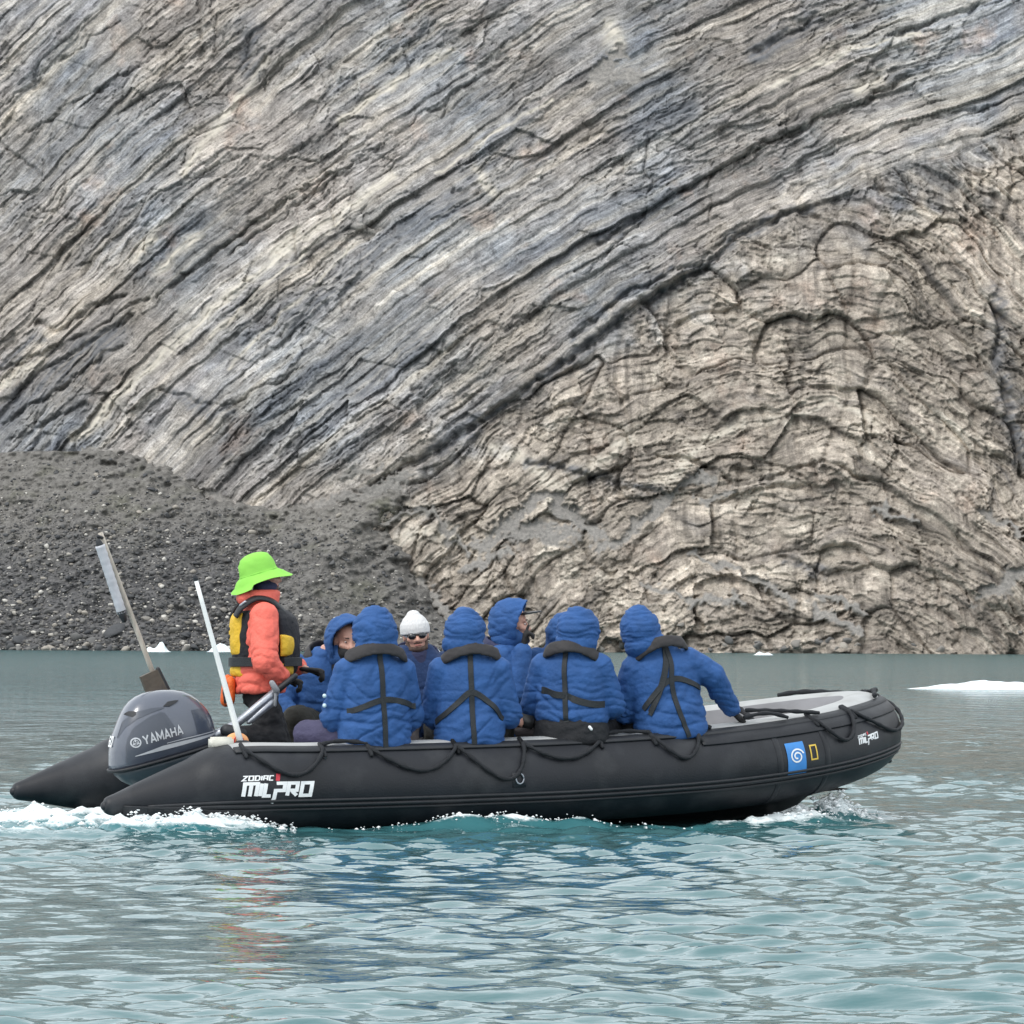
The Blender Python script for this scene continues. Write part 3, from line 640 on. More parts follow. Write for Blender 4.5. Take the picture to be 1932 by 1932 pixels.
# ================================================================== THE INFLATABLE BOAT
def at(uu, vv, yl):
    """boat-local point at local y = yl seen at photo position (uu, vv)."""
    dr = _F + _R2 * (uu - 966) / FPX - _U2 * (vv - 966) / FPX
    o_, d_ = MBI @ Vector(CAM_P), MBI.to_3x3() @ Vector(dr); k = (yl - o_.y) / d_.y; return np.array(o_ + d_ * k)
boat = empty('inflatable_boat', MB)
tag(boat, 'long black inflatable boat carrying people across the teal water', 'boat')
path_x = [-.80, -.78, -.70, -.5, -.25, 0, .5, 1, 1.6, 2.2, 2.8, 3.3, 3.75, 4.15, 4.45, 4.67, 4.78, 4.81]
path_y = [.935, .935, .935, .932, .93, .93, .93, .93, .93, .93, .915, .87, .785, .655, .49, .30, .13, 0]
path_z = [-.088, -.088, -.080, -.055, -.026, 0, 0, .002, .008, .018, .040, .066, .104, .150, .196, .232, .250, .255]
path_r = [.012, .050, .075, .135, .207, .275, .275, .275, .275, .275, .275, .275, .275, .272, .268, .264, .262, .262]
half = np.array([[x, -y, z, r] for x, y, z, r in zip(path_x, path_y, path_z, path_r)])
other = half[::-1][1:].copy(); other[:, 1] *= -1
TP = crom(np.vstack([half, other]), 8); NT = len(TP)
TC, TR = TP[:, :3], np.maximum(TP[:, 3], .01)
TT_ = np.gradient(TC, axis=0); TT_ /= np.linalg.norm(TT_, axis=1)[:, None]
TN = np.stack([TT_[:, 1], -TT_[:, 0], np.zeros(NT)], 1); TN /= np.linalg.norm(TN, axis=1)[:, None]
TB = np.cross(TN, TT_)
TS = np.concatenate([[0], np.cumsum(np.linalg.norm(np.diff(TC, axis=0), axis=1))])
NOSE = TS[-1] / 2
def tube_s(x, y_side=-1):
    k = int(np.argmin(np.abs(TC[:NT // 2, 0] - x))); return TS[k] if y_side < 0 else TS[-1] - TS[k]
def surf(s, phi, off=0.0):
    """point on the tube: s along the tube, phi degrees from outward horizontal (90 = top)."""
    k = np.interp(s, TS, np.arange(NT)); i = min(int(k), NT - 2); f = k - i
    L_ = lambda A: A[i] * (1 - f) + A[i + 1] * f
    n, b = L_(TN), L_(TB); n = n / np.linalg.norm(n); b = b / np.linalg.norm(b); p = math.radians(phi)
    dirv = math.cos(p) * n + math.sin(p) * b
    return L_(TC) + (L_(TR) + off) * dirv, dirv
def tube_part(name, p0, p1, m, n, ks=None):
    ph = np.linspace(p0, p1, n); V, Fc = [], []; ks = range(NT) if ks is None else ks
    for k in ks:
        for p in ph:
            a = math.radians(p); V.append(TC[k] + TR[k] * (math.cos(a) * TN[k] + math.sin(a) * TB[k]))
    for k in range(len(ks) - 1):
        for i in range(n - 1):
            Fc.append((k * n + i, k * n + i + 1, (k + 1) * n + i + 1, (k + 1) * n + i))
    return obj(name, (V, Fc), m, boat)
SEAM = 60
KA = int(np.argmin(np.abs(TC[:NT // 2, 0] - .02))); KB = NT - 1 - KA
tube_part('outer_tube', -105, SEAM, M_HYP, 30, range(KA, KB + 1))
tube_part('top_strip', SEAM, 118, M_GREY, 10, range(KA, KB + 1))
tube_part('inner_tube', 118, 255, M_INNER, 20, range(KA, KB + 1))
tube_part('stern_cone', -105, 255, M_HYP, 44, range(0, KA + 1)); tube_part('stern_cone', -105, 255, M_HYP, 44, range(KB, NT))
def along(s0, s1, phi, off, n=None):
    n = n or max(2, int(abs(s1 - s0) / .04)); S = np.linspace(s0, s1, n)
    ph = phi if callable(phi) else (lambda t: phi)
    r = [surf(s, ph((s - s0) / (s1 - s0 + 1e-9)), off) for s in S]
    return np.array([a for a, _ in r]), np.array([b for _, b in r])
s0c = tube_s(0.02); s1c = TS[-1] - s0c
obj('cone_tip', ell(TC[0] + np.array([.012, 0, 0]), (.028, .030, .030), 14, 10), M_HYP, boat); obj('cone_tip', ell(TC[-1] + np.array([.012, 0, 0]), (.028, .030, .030), 14, 10), M_HYP, boat)
# raised flap along the seam, in three lengths, butted with small gaps
for a, b_ in ((s0c, tube_s(3.02)), (tube_s(3.06), TS[-1] - tube_s(3.06)), (TS[-1] - tube_s(3.02), s1c)):
    P, U = along(a, b_, SEAM - 1, .006); obj('edge_flap', sweep(P, .02, flat=(.030, .006), up=U), M_RUBBER, boat)
P, U = along(tube_s(3.1), TS[-1] - tube_s(3.1), SEAM - 14, .004); obj('spray_flap', sweep(P, .02, flat=(.048, .004), up=U), M_HYP, boat)
for ph, r_ in ((-14, .010), (-20, .013), (-26, .010)):
    P, U = along(tube_s(-.55), TS[-1] - tube_s(-.55), ph, .001); obj('rubbing_strake', sweep(P, r_, 8), M_RUBBER, boat)
P, U = along(tube_s(-.70), tube_s(.05), -36, .002); obj('cone_patch', sweep(P, .02, flat=(.05, .004), up=U), M_RUBBER, boat)
for ss in (tube_s(3.62), tube_s(4.02)):       # glued seam bands round the bow tube
    pts = [surf(ss, p, .0015) for p in range(-80, SEAM - 6, 6)]
    obj('seam_band', sweep([a for a, _ in pts], .02, flat=(.022, .0015), up=[b for _, b in pts]), M_HYP, boat)
# deck, transom, vee hull, bow apron
dk = [(TC[k][0], TC[k][1] * .93, -.12) for k in range(NT // 2) if .25 < TC[k][0] < 4.6]
V = dk + [(x, -y, z) for x, y, z in dk]; n = len(dk)
obj('deck', (V, [(i, i + 1, n + i + 1, n + i) for i in range(n - 1)]), M_FLOOR, boat, smooth=False)
bevel_box('transom', (.27, 0, -.02), (.06, 1.40, .50), .012, M_RUBBER, boat)
R = []
for x, hw, zk, zt in ((.2, .70, -.43, -.16), (1.5, .72, -.44, -.16), (2.8, .70, -.43, -.14), (3.5, .60, -.42, -.10), (4.0, .48, -.36, -.03), (4.36, .32, -.24, .04), (4.58, .15, -.08, .10)):
    R.append([(x, -hw, zt), (x, -hw * .5, (zk + zt) * .5 - .02), (x, 0, zk), (x, hw * .5, (zk + zt) * .5 - .02), (x, hw, zt), (x, 0, zt)])
obj('hull', rings(R), M_RUBBER, boat)
V = []
kk = [k for k in range(NT // 2) if TC[k][0] > 4.05]
for k in kk: V.append(TC[k] + TB[k] * TR[k] * .25 - TN[k] * .20)
ap = [tuple(v_) for v_ in V] + [(v_[0], -v_[1], v_[2]) for v_ in V]
n = len(V); obj('bow_apron', (ap, [(i, i + 1, n + i + 1, n + i) for i in range(n - 1)]), M_GREY, boat)
# ropes
def rope_pts(P, tw=.0): return P
def rope(P, r=.013):
    P = np.array(P); L = np.concatenate([[0], np.cumsum(np.linalg.norm(np.diff(P, axis=0), axis=1))])
    m = max(8, int(L[-1] / .012)); q = np.linspace(0, L[-1], m); Q = np.stack([np.interp(q, L, P[:, i]) for i in range(3)], 1)
    return obj('grab_rope', sweep(Q, r * (1 + .16 * np.sin(q / .018)), 8), M_ROPE, boat)
def loop(sa, sb, sag, phi0=SEAM - 4, lean=0):
    t = np.linspace(0, 1, 26); tt = t + lean * np.sin(np.pi * t) * .2
    rope([surf(sa + (sb - sa) * a, phi0 - sag * math.sin(math.pi * b) ** .8, .020)[0] for a, b in zip(tt, t)])
    for s_ in (sa, sb):
        p, u_ = surf(s_, phi0 + 1, .010); q_, _ = surf(s_, phi0 + 13, .014); q2, _ = surf(s_, phi0 - 12, .012)
        obj('rope_lashing', merge([cap(q_, p, .014, .019, 8), cap(p, q2, .019, .012, 8)]), M_ROPE, boat)
xr = lambda uu: at(uu, 1425, -1.09)[0]
for xa, xb, sg, ln in ((xr(463), xr(612), 38, .3), (xr(706), xr(866), 36, .2), (xr(870), xr(984), 50, .8), (xr(988), xr(1130), 27, 0), (xr(1226), xr(1312), 36, .2)):
    loop(tube_s(xa), tube_s(xb), sg, lean=ln)
    loop(TS[-1] - tube_s(xa), TS[-1] - tube_s(xb), sg)
for xa, xb in ((xr(612), xr(706)), (xr(1130), xr(1226)), (xr(1312), xr(1350))):
    rope([surf(tube_s(xa) + (tube_s(xb) - tube_s(xa)) * t, SEAM + 4 + 9 * math.sin(math.pi * t), .022)[0] for t in np.linspace(0, 1, 14)])
rope([surf(tube_s(3.52) + .30 * t, SEAM + 16 - 14 * t, .035 + .03 * math.sin(math.pi * t))[0] for t in np.linspace(0, 1, 12)])
rope([surf(tube_s(3.56) + .52 * t, SEAM + 26 - 24 * t, .07 - .04 * t)[0] for t in np.linspace(0, 1, 14)])
loop(tube_s(4.02), tube_s(4.02) + .34, 40); loop(tube_s(4.02) + .36, NOSE + .02, 46); loop(TS[-1] - tube_s(4.0), NOSE + .06, 40)
rope([surf(NOSE - .35 + .95 * t, SEAM + 6 + 8 * math.sin(9 * t), .03)[0] for t in np.linspace(0, 1, 30)], .016)
rope([(4.30 + .22 * math.cos(t) , .30 + .34 * math.sin(t), .30 + .10 * math.cos(2.1 * t)) for t in np.linspace(1.2, 4.1, 20)], .020)
for xx in (3.05, 3.75):                     # handles along the far tube
    p, u_ = surf(TS[-1] - tube_s(xx), 72, .0); q_, _ = surf(TS[-1] - tube_s(xx + .14), 72, .0)
    obj('carry_handle', sweep(crom([p, p + np.array([.02, 0, .035]), q_ + np.array([-.02, 0, .035]), q_], 5), .013, 8), M_RUBBER, boat)
p, u_ = surf(TS[-1] - tube_s(-.02), 84, .02); obj('tube_cleat', box(tuple(p), (.09, .05, .06)), M_RUBBER, boat, smooth=False)
# tow ring and valve on the near side
p, u_ = surf(tube_s(1.85), 6, .004); obj('tow_ring_patch', sweep([surf(tube_s(1.85), a, .002)[0] for a in (-5, 2, 9, 14)], .02, flat=(.045, .003), up=[surf(tube_s(1.85), a)[1] for a in (-5, 2, 9, 14)]), M_HYP, boat)
ring = [surf(tube_s(1.85) + .026 * math.cos(t), 6 + 6.5 * math.sin(t), .012)[0] for t in np.linspace(0, 6.28, 18)]
obj('tow_ring', sweep(ring, .0055, 6), M_METAL, boat)
p, u_ = surf(tube_s(.56), 44, .004); obj('valve_cap', ell(p, (.012, .012, .012), 10, 6), M_METAL, boat)
p, u_ = surf(NOSE - .12, -48, .004); obj('drain_eye', ell(p, (.03, .02, .018), 10, 6), M_RUBBER, boat)

# lettering: strokes laid on a surface ------------------------------------------------
GL = {'M': [[(0, 0), (0, 1), (.86, 1), (.86, 0)], [(.43, .90), (.43, 0)]], 'I': [[(0, 0), (0, 1)]], 'L': [[(0, 1), (0, 0), (.46, 0)]],
      'P': [[(-.10, -.62), (0, -.2), (0, .42), (.58, .42), (.58, 1), (-.02, 1)]], 'R': [[(0, 0), (0, 1), (.60, 1), (.60, .42), (.14, .42)], [(.30, .34), (.66, 0)]],
      'O': [[(.0, .5), (0, 1), (.66, 1), (.66, 0), (0, 0), (0, .5)]], 'Z': [[(0, 1), (.66, 1), (0, 0), (.66, 0)]], 'D': [[(0, .5), (0, 1), (.50, 1), (.66, .8), (.66, .2), (.50, 0), (0, 0), (0, .5)]],
      'A': [[(0, 0), (0, 1), (.62, 1), (.62, 0)], [(.12, .45), (.52, .45)]], 'C': [[(.62, 1), (0, 1), (0, 0), (.62, 0)]],
      'Y': [[(0, 1), (.36, .48), (.72, 1)], [(.36, .42), (.36, 0)]], 'V': [[(0, 0), (.36, 1), (.72, 0)], [(.18, .30), (.54, .30)]], 'W': [[(0, 0), (0, 1), (.42, .25), (.84, 1), (.84, 0)]],
      'H': [[(0, 0), (0, 1)], [(.64, 0), (.64, 1)], [(.1, .5), (.54, .5)]], '6': [[(.56, 1), (0, 1), (0, 0), (.56, 0), (.56, .55), (.1, .55)]], '0': [[(0, .5), (0, 1), (.6, 1), (.6, 0), (0, 0), (0, .5)]]}
def stroke(poly, hw, fn, off, closed=False):
    P = np.array(poly, float); Q = [P[0]]
    for a, b in zip(P[:-1], P[1:]):
        m = max(1, int(np.linalg.norm(b - a) / .22))
        Q += [a + (b - a) * (i + 1) / m for i in range(m)]
    Q = np.array(Q); n = len(Q); V = []
    closed = np.allclose(Q[0], Q[-1])
    for i in range(n):
        a = Q[i] - Q[i - 1] if i else (Q[-1] - Q[-2] if closed else Q[1] - Q[0]); b = Q[i + 1] - Q[i] if i < n - 1 else (Q[1] - Q[0] if closed else a)
        a = a / np.linalg.norm(a); b = b / np.linalg.norm(b); na, nb_ = np.array([-a[1], a[0]]), np.array([-b[1], b[0]])
        mt = na + nb_; mt = mt / (np.linalg.norm(mt) + 1e-9); k = hw / max(.4, mt @ na)
        V += [fn(*(Q[i] + mt * k), off), fn(*(Q[i] - mt * k), off)]
    return V, [(2 * i, 2 * i + 1, 2 * i + 3, 2 * i + 2) for i in range(n - 1)]
def letters(text, fn, hw=.10, gap=.30, skew=.18, bolds=None):
    parts, x, k = [], 0, 0
    for ch in text:
        wd = max(p[0] for g in GL[ch] for p in g)
        for g in GL[ch]:
            parts.append(stroke([(x + a + skew * b, b) for a, b in g], hw, fn, .0025 + .0004 * k)); k = (k + 1) % 4
        x += wd + gap
    return merge(parts), x - gap
def tube_fn(s0, phi0, sc, tilt=0.0, vs=1.0):
    ct, st = math.cos(tilt), math.sin(tilt)
    def fn(a, b, off):
        a, b = a * sc, b * sc * vs; a, b = a * ct - b * st, a * st + b * ct
        k = np.interp(s0 + a, TS, TR); return surf(s0 + a, phi0 + math.degrees(b / k), off)[0]
    return fn
def milpro(s0, phi0, sc, tilt=0.0):
    f = tube_fn(s0, phi0, sc, tilt, .80)
    obj('lettering', letters('MILPRO', f, .135, .28, .16)[0], M_WHITE, boat, smooth=False)
    f2 = lambda a, b, off: f(a * .42, 1.26 + b * .36, off)
    obj('lettering', letters('ZODIAC', f2, .125, .34, .2)[0], M_WHITE, boat, smooth=False)
    obj('red_slash', stroke([(2.38, 1.20), (2.46, 1.78)], .14, f, .003), M_RED, boat, smooth=False)
xs = lambda uu, vv=1480, yl=-1.2: at(uu, vv, yl)[0]
milpro(tube_s(xs(464)), -7, .094)
milpro(tube_s(4.22) + .045, 6, .044, .06)
def rect(f, a0, a1, b0, b1, off, na=6, nb=12, sh=0.0):
    V = [f(a0 + (a1 - a0) * i / na + sh * (b0 + (b1 - b0) * j / nb), b0 + (b1 - b0) * j / nb, off) for j in range(nb + 1) for i in range(na + 1)]
    return V, [(j * (na + 1) + i, j * (na + 1) + i + 1, (j + 1) * (na + 1) + i + 1, (j + 1) * (na + 1) + i) for j in range(nb) for i in range(na)]
f = tube_fn(tube_s(3.675), 4, 1.0)
obj('blue_flag_print', rect(f, 0, .145, -.10, .105, .003), M_BLUEP, boat, smooth=False)
sw = [(.075 + r_ * math.cos(t), .012 + r_ * .92 * math.sin(t)) for t, r_ in zip(np.linspace(.3, 3.6 * math.pi, 46), np.linspace(.054, .012, 46))]
V, Fc, hw = [], [], .0052
for i, p in enumerate(sw):
    c = np.array([.075, .012]); d_ = np.array(p) - c; d_ /= np.linalg.norm(d_); V += [f(*(np.array(p) + d_ * hw), .006), f(*(np.array(p) - d_ * hw), .006)]
obj('swirl_emblem', (V, [(2 * i, 2 * i + 1, 2 * i + 3, 2 * i + 2) for i in range(len(sw) - 1)]), M_WHITE, boat, smooth=False)
f = tube_fn(tube_s(3.675) + .185, 4, 1.0)
obj('gold_frame_print', merge([rect(f, 0, .058, .062, .072, .003, 3, 1), rect(f, 0, .058, -.028, -.018, .003, 3, 1), rect(f, 0, .010, -.018, .062, .003, 1, 5), rect(f, .048, .058, -.018, .062, .003, 1, 5)]), M_YEL, boat, smooth=False)

# ================================================================== OUTBOARD MOTOR
MM = MB @ Matrix.Translation((-.105, -.02, .175)) @ Matrix.Rotation(math.radians(-14.5), 4, 'Y') @ Matrix.Diagonal((.965, 1, .93, 1))
motor = tag(empty('outboard_motor', MM), 'dark grey outboard motor tilted on the boat stern', 'outboard motor')
prof = [(-.375, .363, 0), (-.366, .372, .03), (-.345, .372, .11), (-.322, .368, .17), (-.295, .352, .22), (-.262, .332, .265), (-.235, .305, .305), (-.205, .270, .345), (-.172, .225, .380), (-.135, .165, .408), (-.09, .09, .428), (-.04, .02, .438)]
wd = [.178, .186, .19, .188, .182, .172, .158, .14, .118, .09, .055, .02]
secs = [((a + b) / 2, 0, z, (b - a) / 2, w_) for (a, b, z), w_ in zip(prof, wd)]
cowl = obj('cowling', loft(secs, 44, 2.7), M_COWL, motor)
def cowl_fn(x, z, off):
    a, b, w_ = [np.interp(z, [p[2] for p in prof], q_) for q_ in ([p[0] for p in prof], [p[1] for p in prof], wd)]
    t = min(.97, abs((x - (a + b) / 2) / ((b - a) / 2))); y = -w_ * (1 - t ** 2.7) ** (1 / 2.7)
    return (x, y - off, z)
obj('cowling_band', loft([(0, 0, -.022, .372, .19), (0, 0, -.016, .384, .197), (0, 0, -.006, .384, .197), (-.005, 0, .0005, .378, .19)], 44, 2.7), M_RUBBER, motor)
obj('lower_cowling', loft([(-.05, 0, -.20, .13, .085), (-.04, 0, -.16, .20, .12), (-.01, 0, -.10, .30, .155), (0, 0, -.05, .345, .175), (0, 0, -.02, .352, .18)], 36, 2.6), M_COWLL, motor)
obj('midsection', loft([(-.14, 0, -.75, .11, .045), (-.12, 0, -.45, .12, .055), (-.08, 0, -.18, .14, .08)], 20, 2.4), M_COWLL, motor)
obj('tilt_strut', cap((-.20, -.13, -.20), (-.255, -.14, -.40), .010, .012, 8), M_METAL, motor)
obj('clamp_bracket', merge([box((.20, -.10, -.14), (.10, .05, .22)), box((.20, .10, -.14), (.10, .05, .22))]), M_COWLL, motor, smooth=False)
def cpanel(name, pts, m, off=.004, n=10):
    """panel between lower and upper outlines: list of (x, z0, z1)."""
    V = []
    X_ = np.linspace(pts[0][0], pts[-1][0], 26)
    for x in X_:
        z0 = np.interp(x, [p[0] for p in pts], [p[1] for p in pts]); z1 = np.interp(x, [p[0] for p in pts], [p[2] for p in pts])
        for j in range(n): V.append(cowl_fn(x, z0 + (z1 - z0) * j / (n - 1), off))
    return obj(name, (V, [(i * n + j, i * n + j + 1, (i + 1) * n + j + 1, (i + 1) * n + j) for i in range(25) for j in range(n - 1)]), m, motor)
cpanel('side_panel', [(-.30, .012, .05), (-.27, .012, .17), (-.20, .012, .25), (-.08, .012, .295), (.02, .012, .305), (.09, .012, .10), (.28, .012, .05)], M_COWLD, .0025)
cpanel('front_panel', [(.205, .10, .26), (.24, .08, .255), (.285, .07, .25), (.31, .06, .15)], M_COWLD, .0028)
cpanel('stripe_band', [(-.24, .062, .066), (-.05, .055, .085), (.10, .052, .078), (.34, .05, .062)], M_SILV, .0045, 3)
cpanel('stripe_band', [(-.02, .092, .096), (.10, .088, .094), (.34, .072, .078)], M_SILV, .0045, 3)
for pts in ([(-.215, .345, .347), (-.18, .318, .358), (-.155, .33, .352), (-.15, .345, .347)], [(.03, .335, .337), (.07, .325, .357), (.12, .335, .352), (.145, .345, .346)]):
    cpanel('air_vent', pts, M_RUBBER, .006, 4)
cpanel('top_ridge', [(-.30, .20, .21), (-.24, .262, .30), (-.16, .30, .345), (-.05, .318, .345), (.03, .322, .330)], M_COWLD, .003, 5)
fy = lambda a, b, off: cowl_fn(-.165 + .047 * a, .125 + .058 * b, .004 + off)
ly = letters('YVWVHV', fy, .095, .26, .0)[0]
obj('lettering', ly, M_SILV, motor, smooth=False)
cx_, cz_ = -.215, .152
fe = lambda a, b, off: cowl_fn(cx_ + a, cz_ + b, .004 + off)
em = [stroke([(.030 * math.cos(t), .030 * math.sin(t)) for t in np.linspace(0, 2 * math.pi, 21)], .0042, fe, .002)]
em += [stroke([(.004 * math.cos(t), .004 * math.sin(t)), (.023 * math.cos(t), .023 * math.sin(t))], .004, fe, .0026) for t in (math.pi / 2, math.pi * 7 / 6, math.pi * 11 / 6)]
em += [stroke([(.016 * math.cos(t), .016 * math.sin(t)) for t in np.linspace(0, 2 * math.pi, 15)], .0018, fe, .003)]
obj('fork_emblem', merge(em), M_SILV, motor, smooth=False)
def back_fn(a, b, off):
    y = .055 - .048 * a; z = .155 + .055 * b
    x0 = np.interp(z, [p[2] for p in prof], [p[0] for p in prof]); w_ = np.interp(z, [p[2] for p in prof], wd); t = min(.95, abs(y / w_))
    c0 = (np.interp(z, [p[2] for p in prof], [p[1] for p in prof]) + x0) / 2
    return (c0 - (c0 - x0) * (1 - t ** 2.7) ** (1 / 2.7) - .004 - off, y, z)
obj('lettering', letters('60', back_fn, .11, .35, .1)[0], M_WHITE, motor, smooth=False)
mt = lambda uu, vv, yl: np.array((MM.inverted() @ MB) @ Vector(at(uu, vv, yl)))
t1, t2, t3 = mt(398, 1392, -.08), mt(446, 1366, -.13), mt(519, 1306, -.17)
obj('tiller_arm', merge([cap(t1, t2, .034, .030, 12), cap(t2, t3, .028, .032, 12), cap(mt(470, 1362, -.15), mt(512, 1326, -.17), .018, .030, 12)]), M_METAL, motor)
obj('tiller_grip', cap(t3, mt(556, 1276, -.19), .024, .022, 12), M_RUBBER, motor)
obj('shift_lever', merge([cap(mt(519, 1330, -.21), mt(521, 1302, -.22), .012, .012, 8), cap(mt(521, 1302, -.22), mt(513, 1288, -.22), .024, .018, 10)]), M_GALV, motor)
obj('wiring_loom', merge([cap(mt(428, 1378, -.14), mt(452, 1384, -.15), .045, .05, 10), cap(mt(420, 1396, -.14), mt(440, 1392, -.16), .03, .04, 10)]), M_RUBBER, motor)

# ================================================================== POLES AND GEAR ON THE BOAT
def thing(name, p, label, cat, group=None):
    return tag(empty(name, MB @ Matrix.Translation(tuple(p))), label, cat, group)
base = at(457, 1412, -.86); tip = at(368, 1088, -.84); t_ = thing('white_pole', base, 'thin white pole with black tip leaning over the near stern', 'pole'); L_ = tip - base
obj('shaft', sweep([L_ * k for k in np.linspace(0, .985, 8)], np.linspace(.020, .0125, 8), 10), M_POLEW, t_)
obj('tip_cap', cap(L_ * .982, L_, .015, .014, 10), M_RUBBER, t_)
obj('socket', loft([(0.02, 0, -.03, .13, .06), (.02, 0, .0, .12, .055), (0.01, 0, .025, .07, .04), (0, 0, .05, .03, .026)], 20), M_RUBBER, t_)
base = at(300, 1300, .55); tip = at(189, 1005, .60); t_ = thing('paddle', base, 'worn wooden paddle standing blade down behind the outboard motor', 'paddle'); L_ = tip - base
obj('shaft', sweep([L_ * k for k in np.linspace(.05, 1, 8)], .0165, 10), M_SHAFT, t_)
bl = [at(*q_, .53) - base for q_ in ((264, 1277), (297, 1262), (345, 1360), (300, 1370))]
V = [tuple(p + np.array([0, dy_, 0])) for dy_ in (-.018, .018) for p in bl]
obj('blade', (V, [(0, 3, 2, 1), (4, 5, 6, 7), (0, 1, 5, 4), (1, 2, 6, 5), (2, 3, 7, 6), (3, 0, 4, 7)]), M_BLADE, t_, smooth=False)
e1, e2 = at(298, 1263, .525) - base, at(346, 1358, .525) - base
obj('blade_edge', cap(e1, e2, .016, .016, 8), M_RUBBER, t_)
a_, b_ = at(185, 1018, .55), at(235, 1172, .55); t_ = thing('rolled_sleeve', a_, 'pale translucent tube with black end caps lashed beside the paddle shaft', 'tube'); L_ = b_ - a_
obj('sleeve', sweep([L_ * k for k in np.linspace(.07, .90, 30)],   .031 * (1 + .05 * np.sin(np.arange(30) * 2.1)), 14), M_CLEAR, t_)
obj('end_cap', cap(L_ * .015, L_ * .085,   .016, .033, 12), M_RUBBER, t_); obj('end_cap', cap(L_ * .89, L_ * .985, .034, .018, 12), M_RUBBER, t_)
obj('strap', cap(L_ * .0 + np.array([0, 0, .02]), L_ * .0 + np.array([.05, .05, .01]), .012, .012, 8), M_RUBBER, t_)
p = at(417, 1413, -.90); t_ = thing('foam_block', p, 'small ivory block on the near tube beside the motor', 'block')
bevel_box('block', (0, 0, .035), (.135, .11, .075), .012, M_FOAMB, t_)
p = at(447, 1408, -.78); t_ = thing('orange_float', p, 'small orange float tucked behind the ivory block', 'float')
obj('float_body', ell((0, 0, .03), (.075, .06, .055), 18, 12), M_ORNG, t_); obj('float_cord', sweep([(.03 * math.cos(t) - .01, -.06, .04 + .022 * math.sin(t)) for t in np.linspace(0, 6.0, 16)], .0045, 6), M_RED, t_)

# ================================================================== PEOPLE
def cloth_mat(name, col, rough=.75, var=.14, sheen=.0, crinkle=.55):
    m = mat(name, col, rough, var, 9, crinkle, 26, spec=.3)
    return m
M_JKT = cloth_mat('blue_parka_fabric', (.025, .084, .245)); M_NAVY = cloth_mat('navy_fabric', (.028, .032, .075)); M_BLK = cloth_mat('black_fabric', (.016, .017, .020))
M_JKTD = cloth_mat('dark_blue_fabric', (.014, .036, .105)); M_COLLAR = mat('charcoal_bladder_cover', (.022, .020, .022), .7, .15, 10, .15, 40); M_WEB = mat('black_webbing', (.008, .012, .016), .6, .2, 40, .3, 160)
M_CORAL = cloth_mat('coral_shell_fabric', (.76, .150, .110), .6, .06); M_PFDY = cloth_mat('yellow_vest_fabric', (.66, .42, .035), .6, .08); M_PFDB = cloth_mat('black_vest_fabric', (.012, .013, .018), .65)
M_HAT = cloth_mat('lime_hat_fabric', (.24, .58, .085), .7, .04, crinkle=.2); M_ORB = cloth_mat('orange_pouch_fabric', (.72, .13, .025), .6)
M_PURP = cloth_mat('slate_purple_fabric', (.058, .055, .105)); M_BRN = cloth_mat('taupe_trouser_fabric', (.075, .066, .068)); M_OLV = cloth_mat('dark_olive_trouser_fabric', (.026, .026, .022))
M_GRYB = cloth_mat('grey_fleece', (.17, .17, .165)); M_GLV = cloth_mat('black_glove_fabric', (.013, .013, .014), .7)
M_KNIT = mat('white_rib_knit', (.66, .66, .66), .9, .05, 20, .5, 1, stretch=(130, 130, 6)); 
M_SKIN = mat('skin', (.52, .29, .22), .5, .08, 14, .05, 80); M_HAIR = mat('dark_beard_hair', (.075, .045, .035), .7, .3, 60, .3, 160); M_LIP = mat('lips', (.42, .16, .14), .5, .05)
M_LENS = mat('dark_lens', (.010, .011, .014), .12, .02, 5, coat=.4); M_EYEW = mat('eye_white', (.7, .68, .66), .3, .02); M_EYED = mat('eye_iris', (.03, .02, .015), .2, .05)
M_PATCH = mat('pale_logo_patch', (.50, .66, .72), .6, .1)
M_CAMB = mat('camera_black', (.012, .012, .013), .4, .1, 20)

def remesh(prims, vox, smooth=2, fac=.5):
    me = bpy.data.meshes.new('tmp'); V, Fc = merge(prims); me.from_pydata([tuple(map(float, v)) for v in V], [], Fc); me.update()
    bm = bmesh.new(); bm.from_mesh(me); bmesh.ops.recalc_face_normals(bm, faces=bm.faces); bm.to_mesh(me); bm.free()
    o = bpy.data.objects.new('tmp', me); COL.objects.link(o)
    r = o.modifiers.new('r', 'REMESH'); r.mode = 'VOXEL'; r.voxel_size = vox
    if smooth:
        s = o.modifiers.new('s', 'SMOOTH'); s.factor = fac; s.iterations = smooth
    dg = bpy.context.evaluated_depsgraph_get(); out = bpy.data.meshes.new_from_object(o.evaluated_get(dg))
    bpy.data.objects.remove(o); bpy.data.meshes.remove(me); return out
def get_co(me):
    a = np.empty(len(me.vertices) * 3, np.float32); me.vertices.foreach_get('co', a); return a.reshape(-1, 3).astype(float)
def get_no(me):
    a = np.empty(len(me.vertices) * 3, np.float32); me.vertex_normals.foreach_get('vector', a); return a.reshape(-1, 3).astype(float)
def displace(me, amt):
    P = get_co(me); N_ = get_no(me); me.vertices.foreach_set('co', (P + N_ * amt[:, None]).astype(np.float32).ravel()); me.update()
def crease(n): return 1.1 * np.minimum(np.abs(n), .45) - .85 * np.exp(-(n / .15) ** 2) + .1          # sharp valleys between soft folds
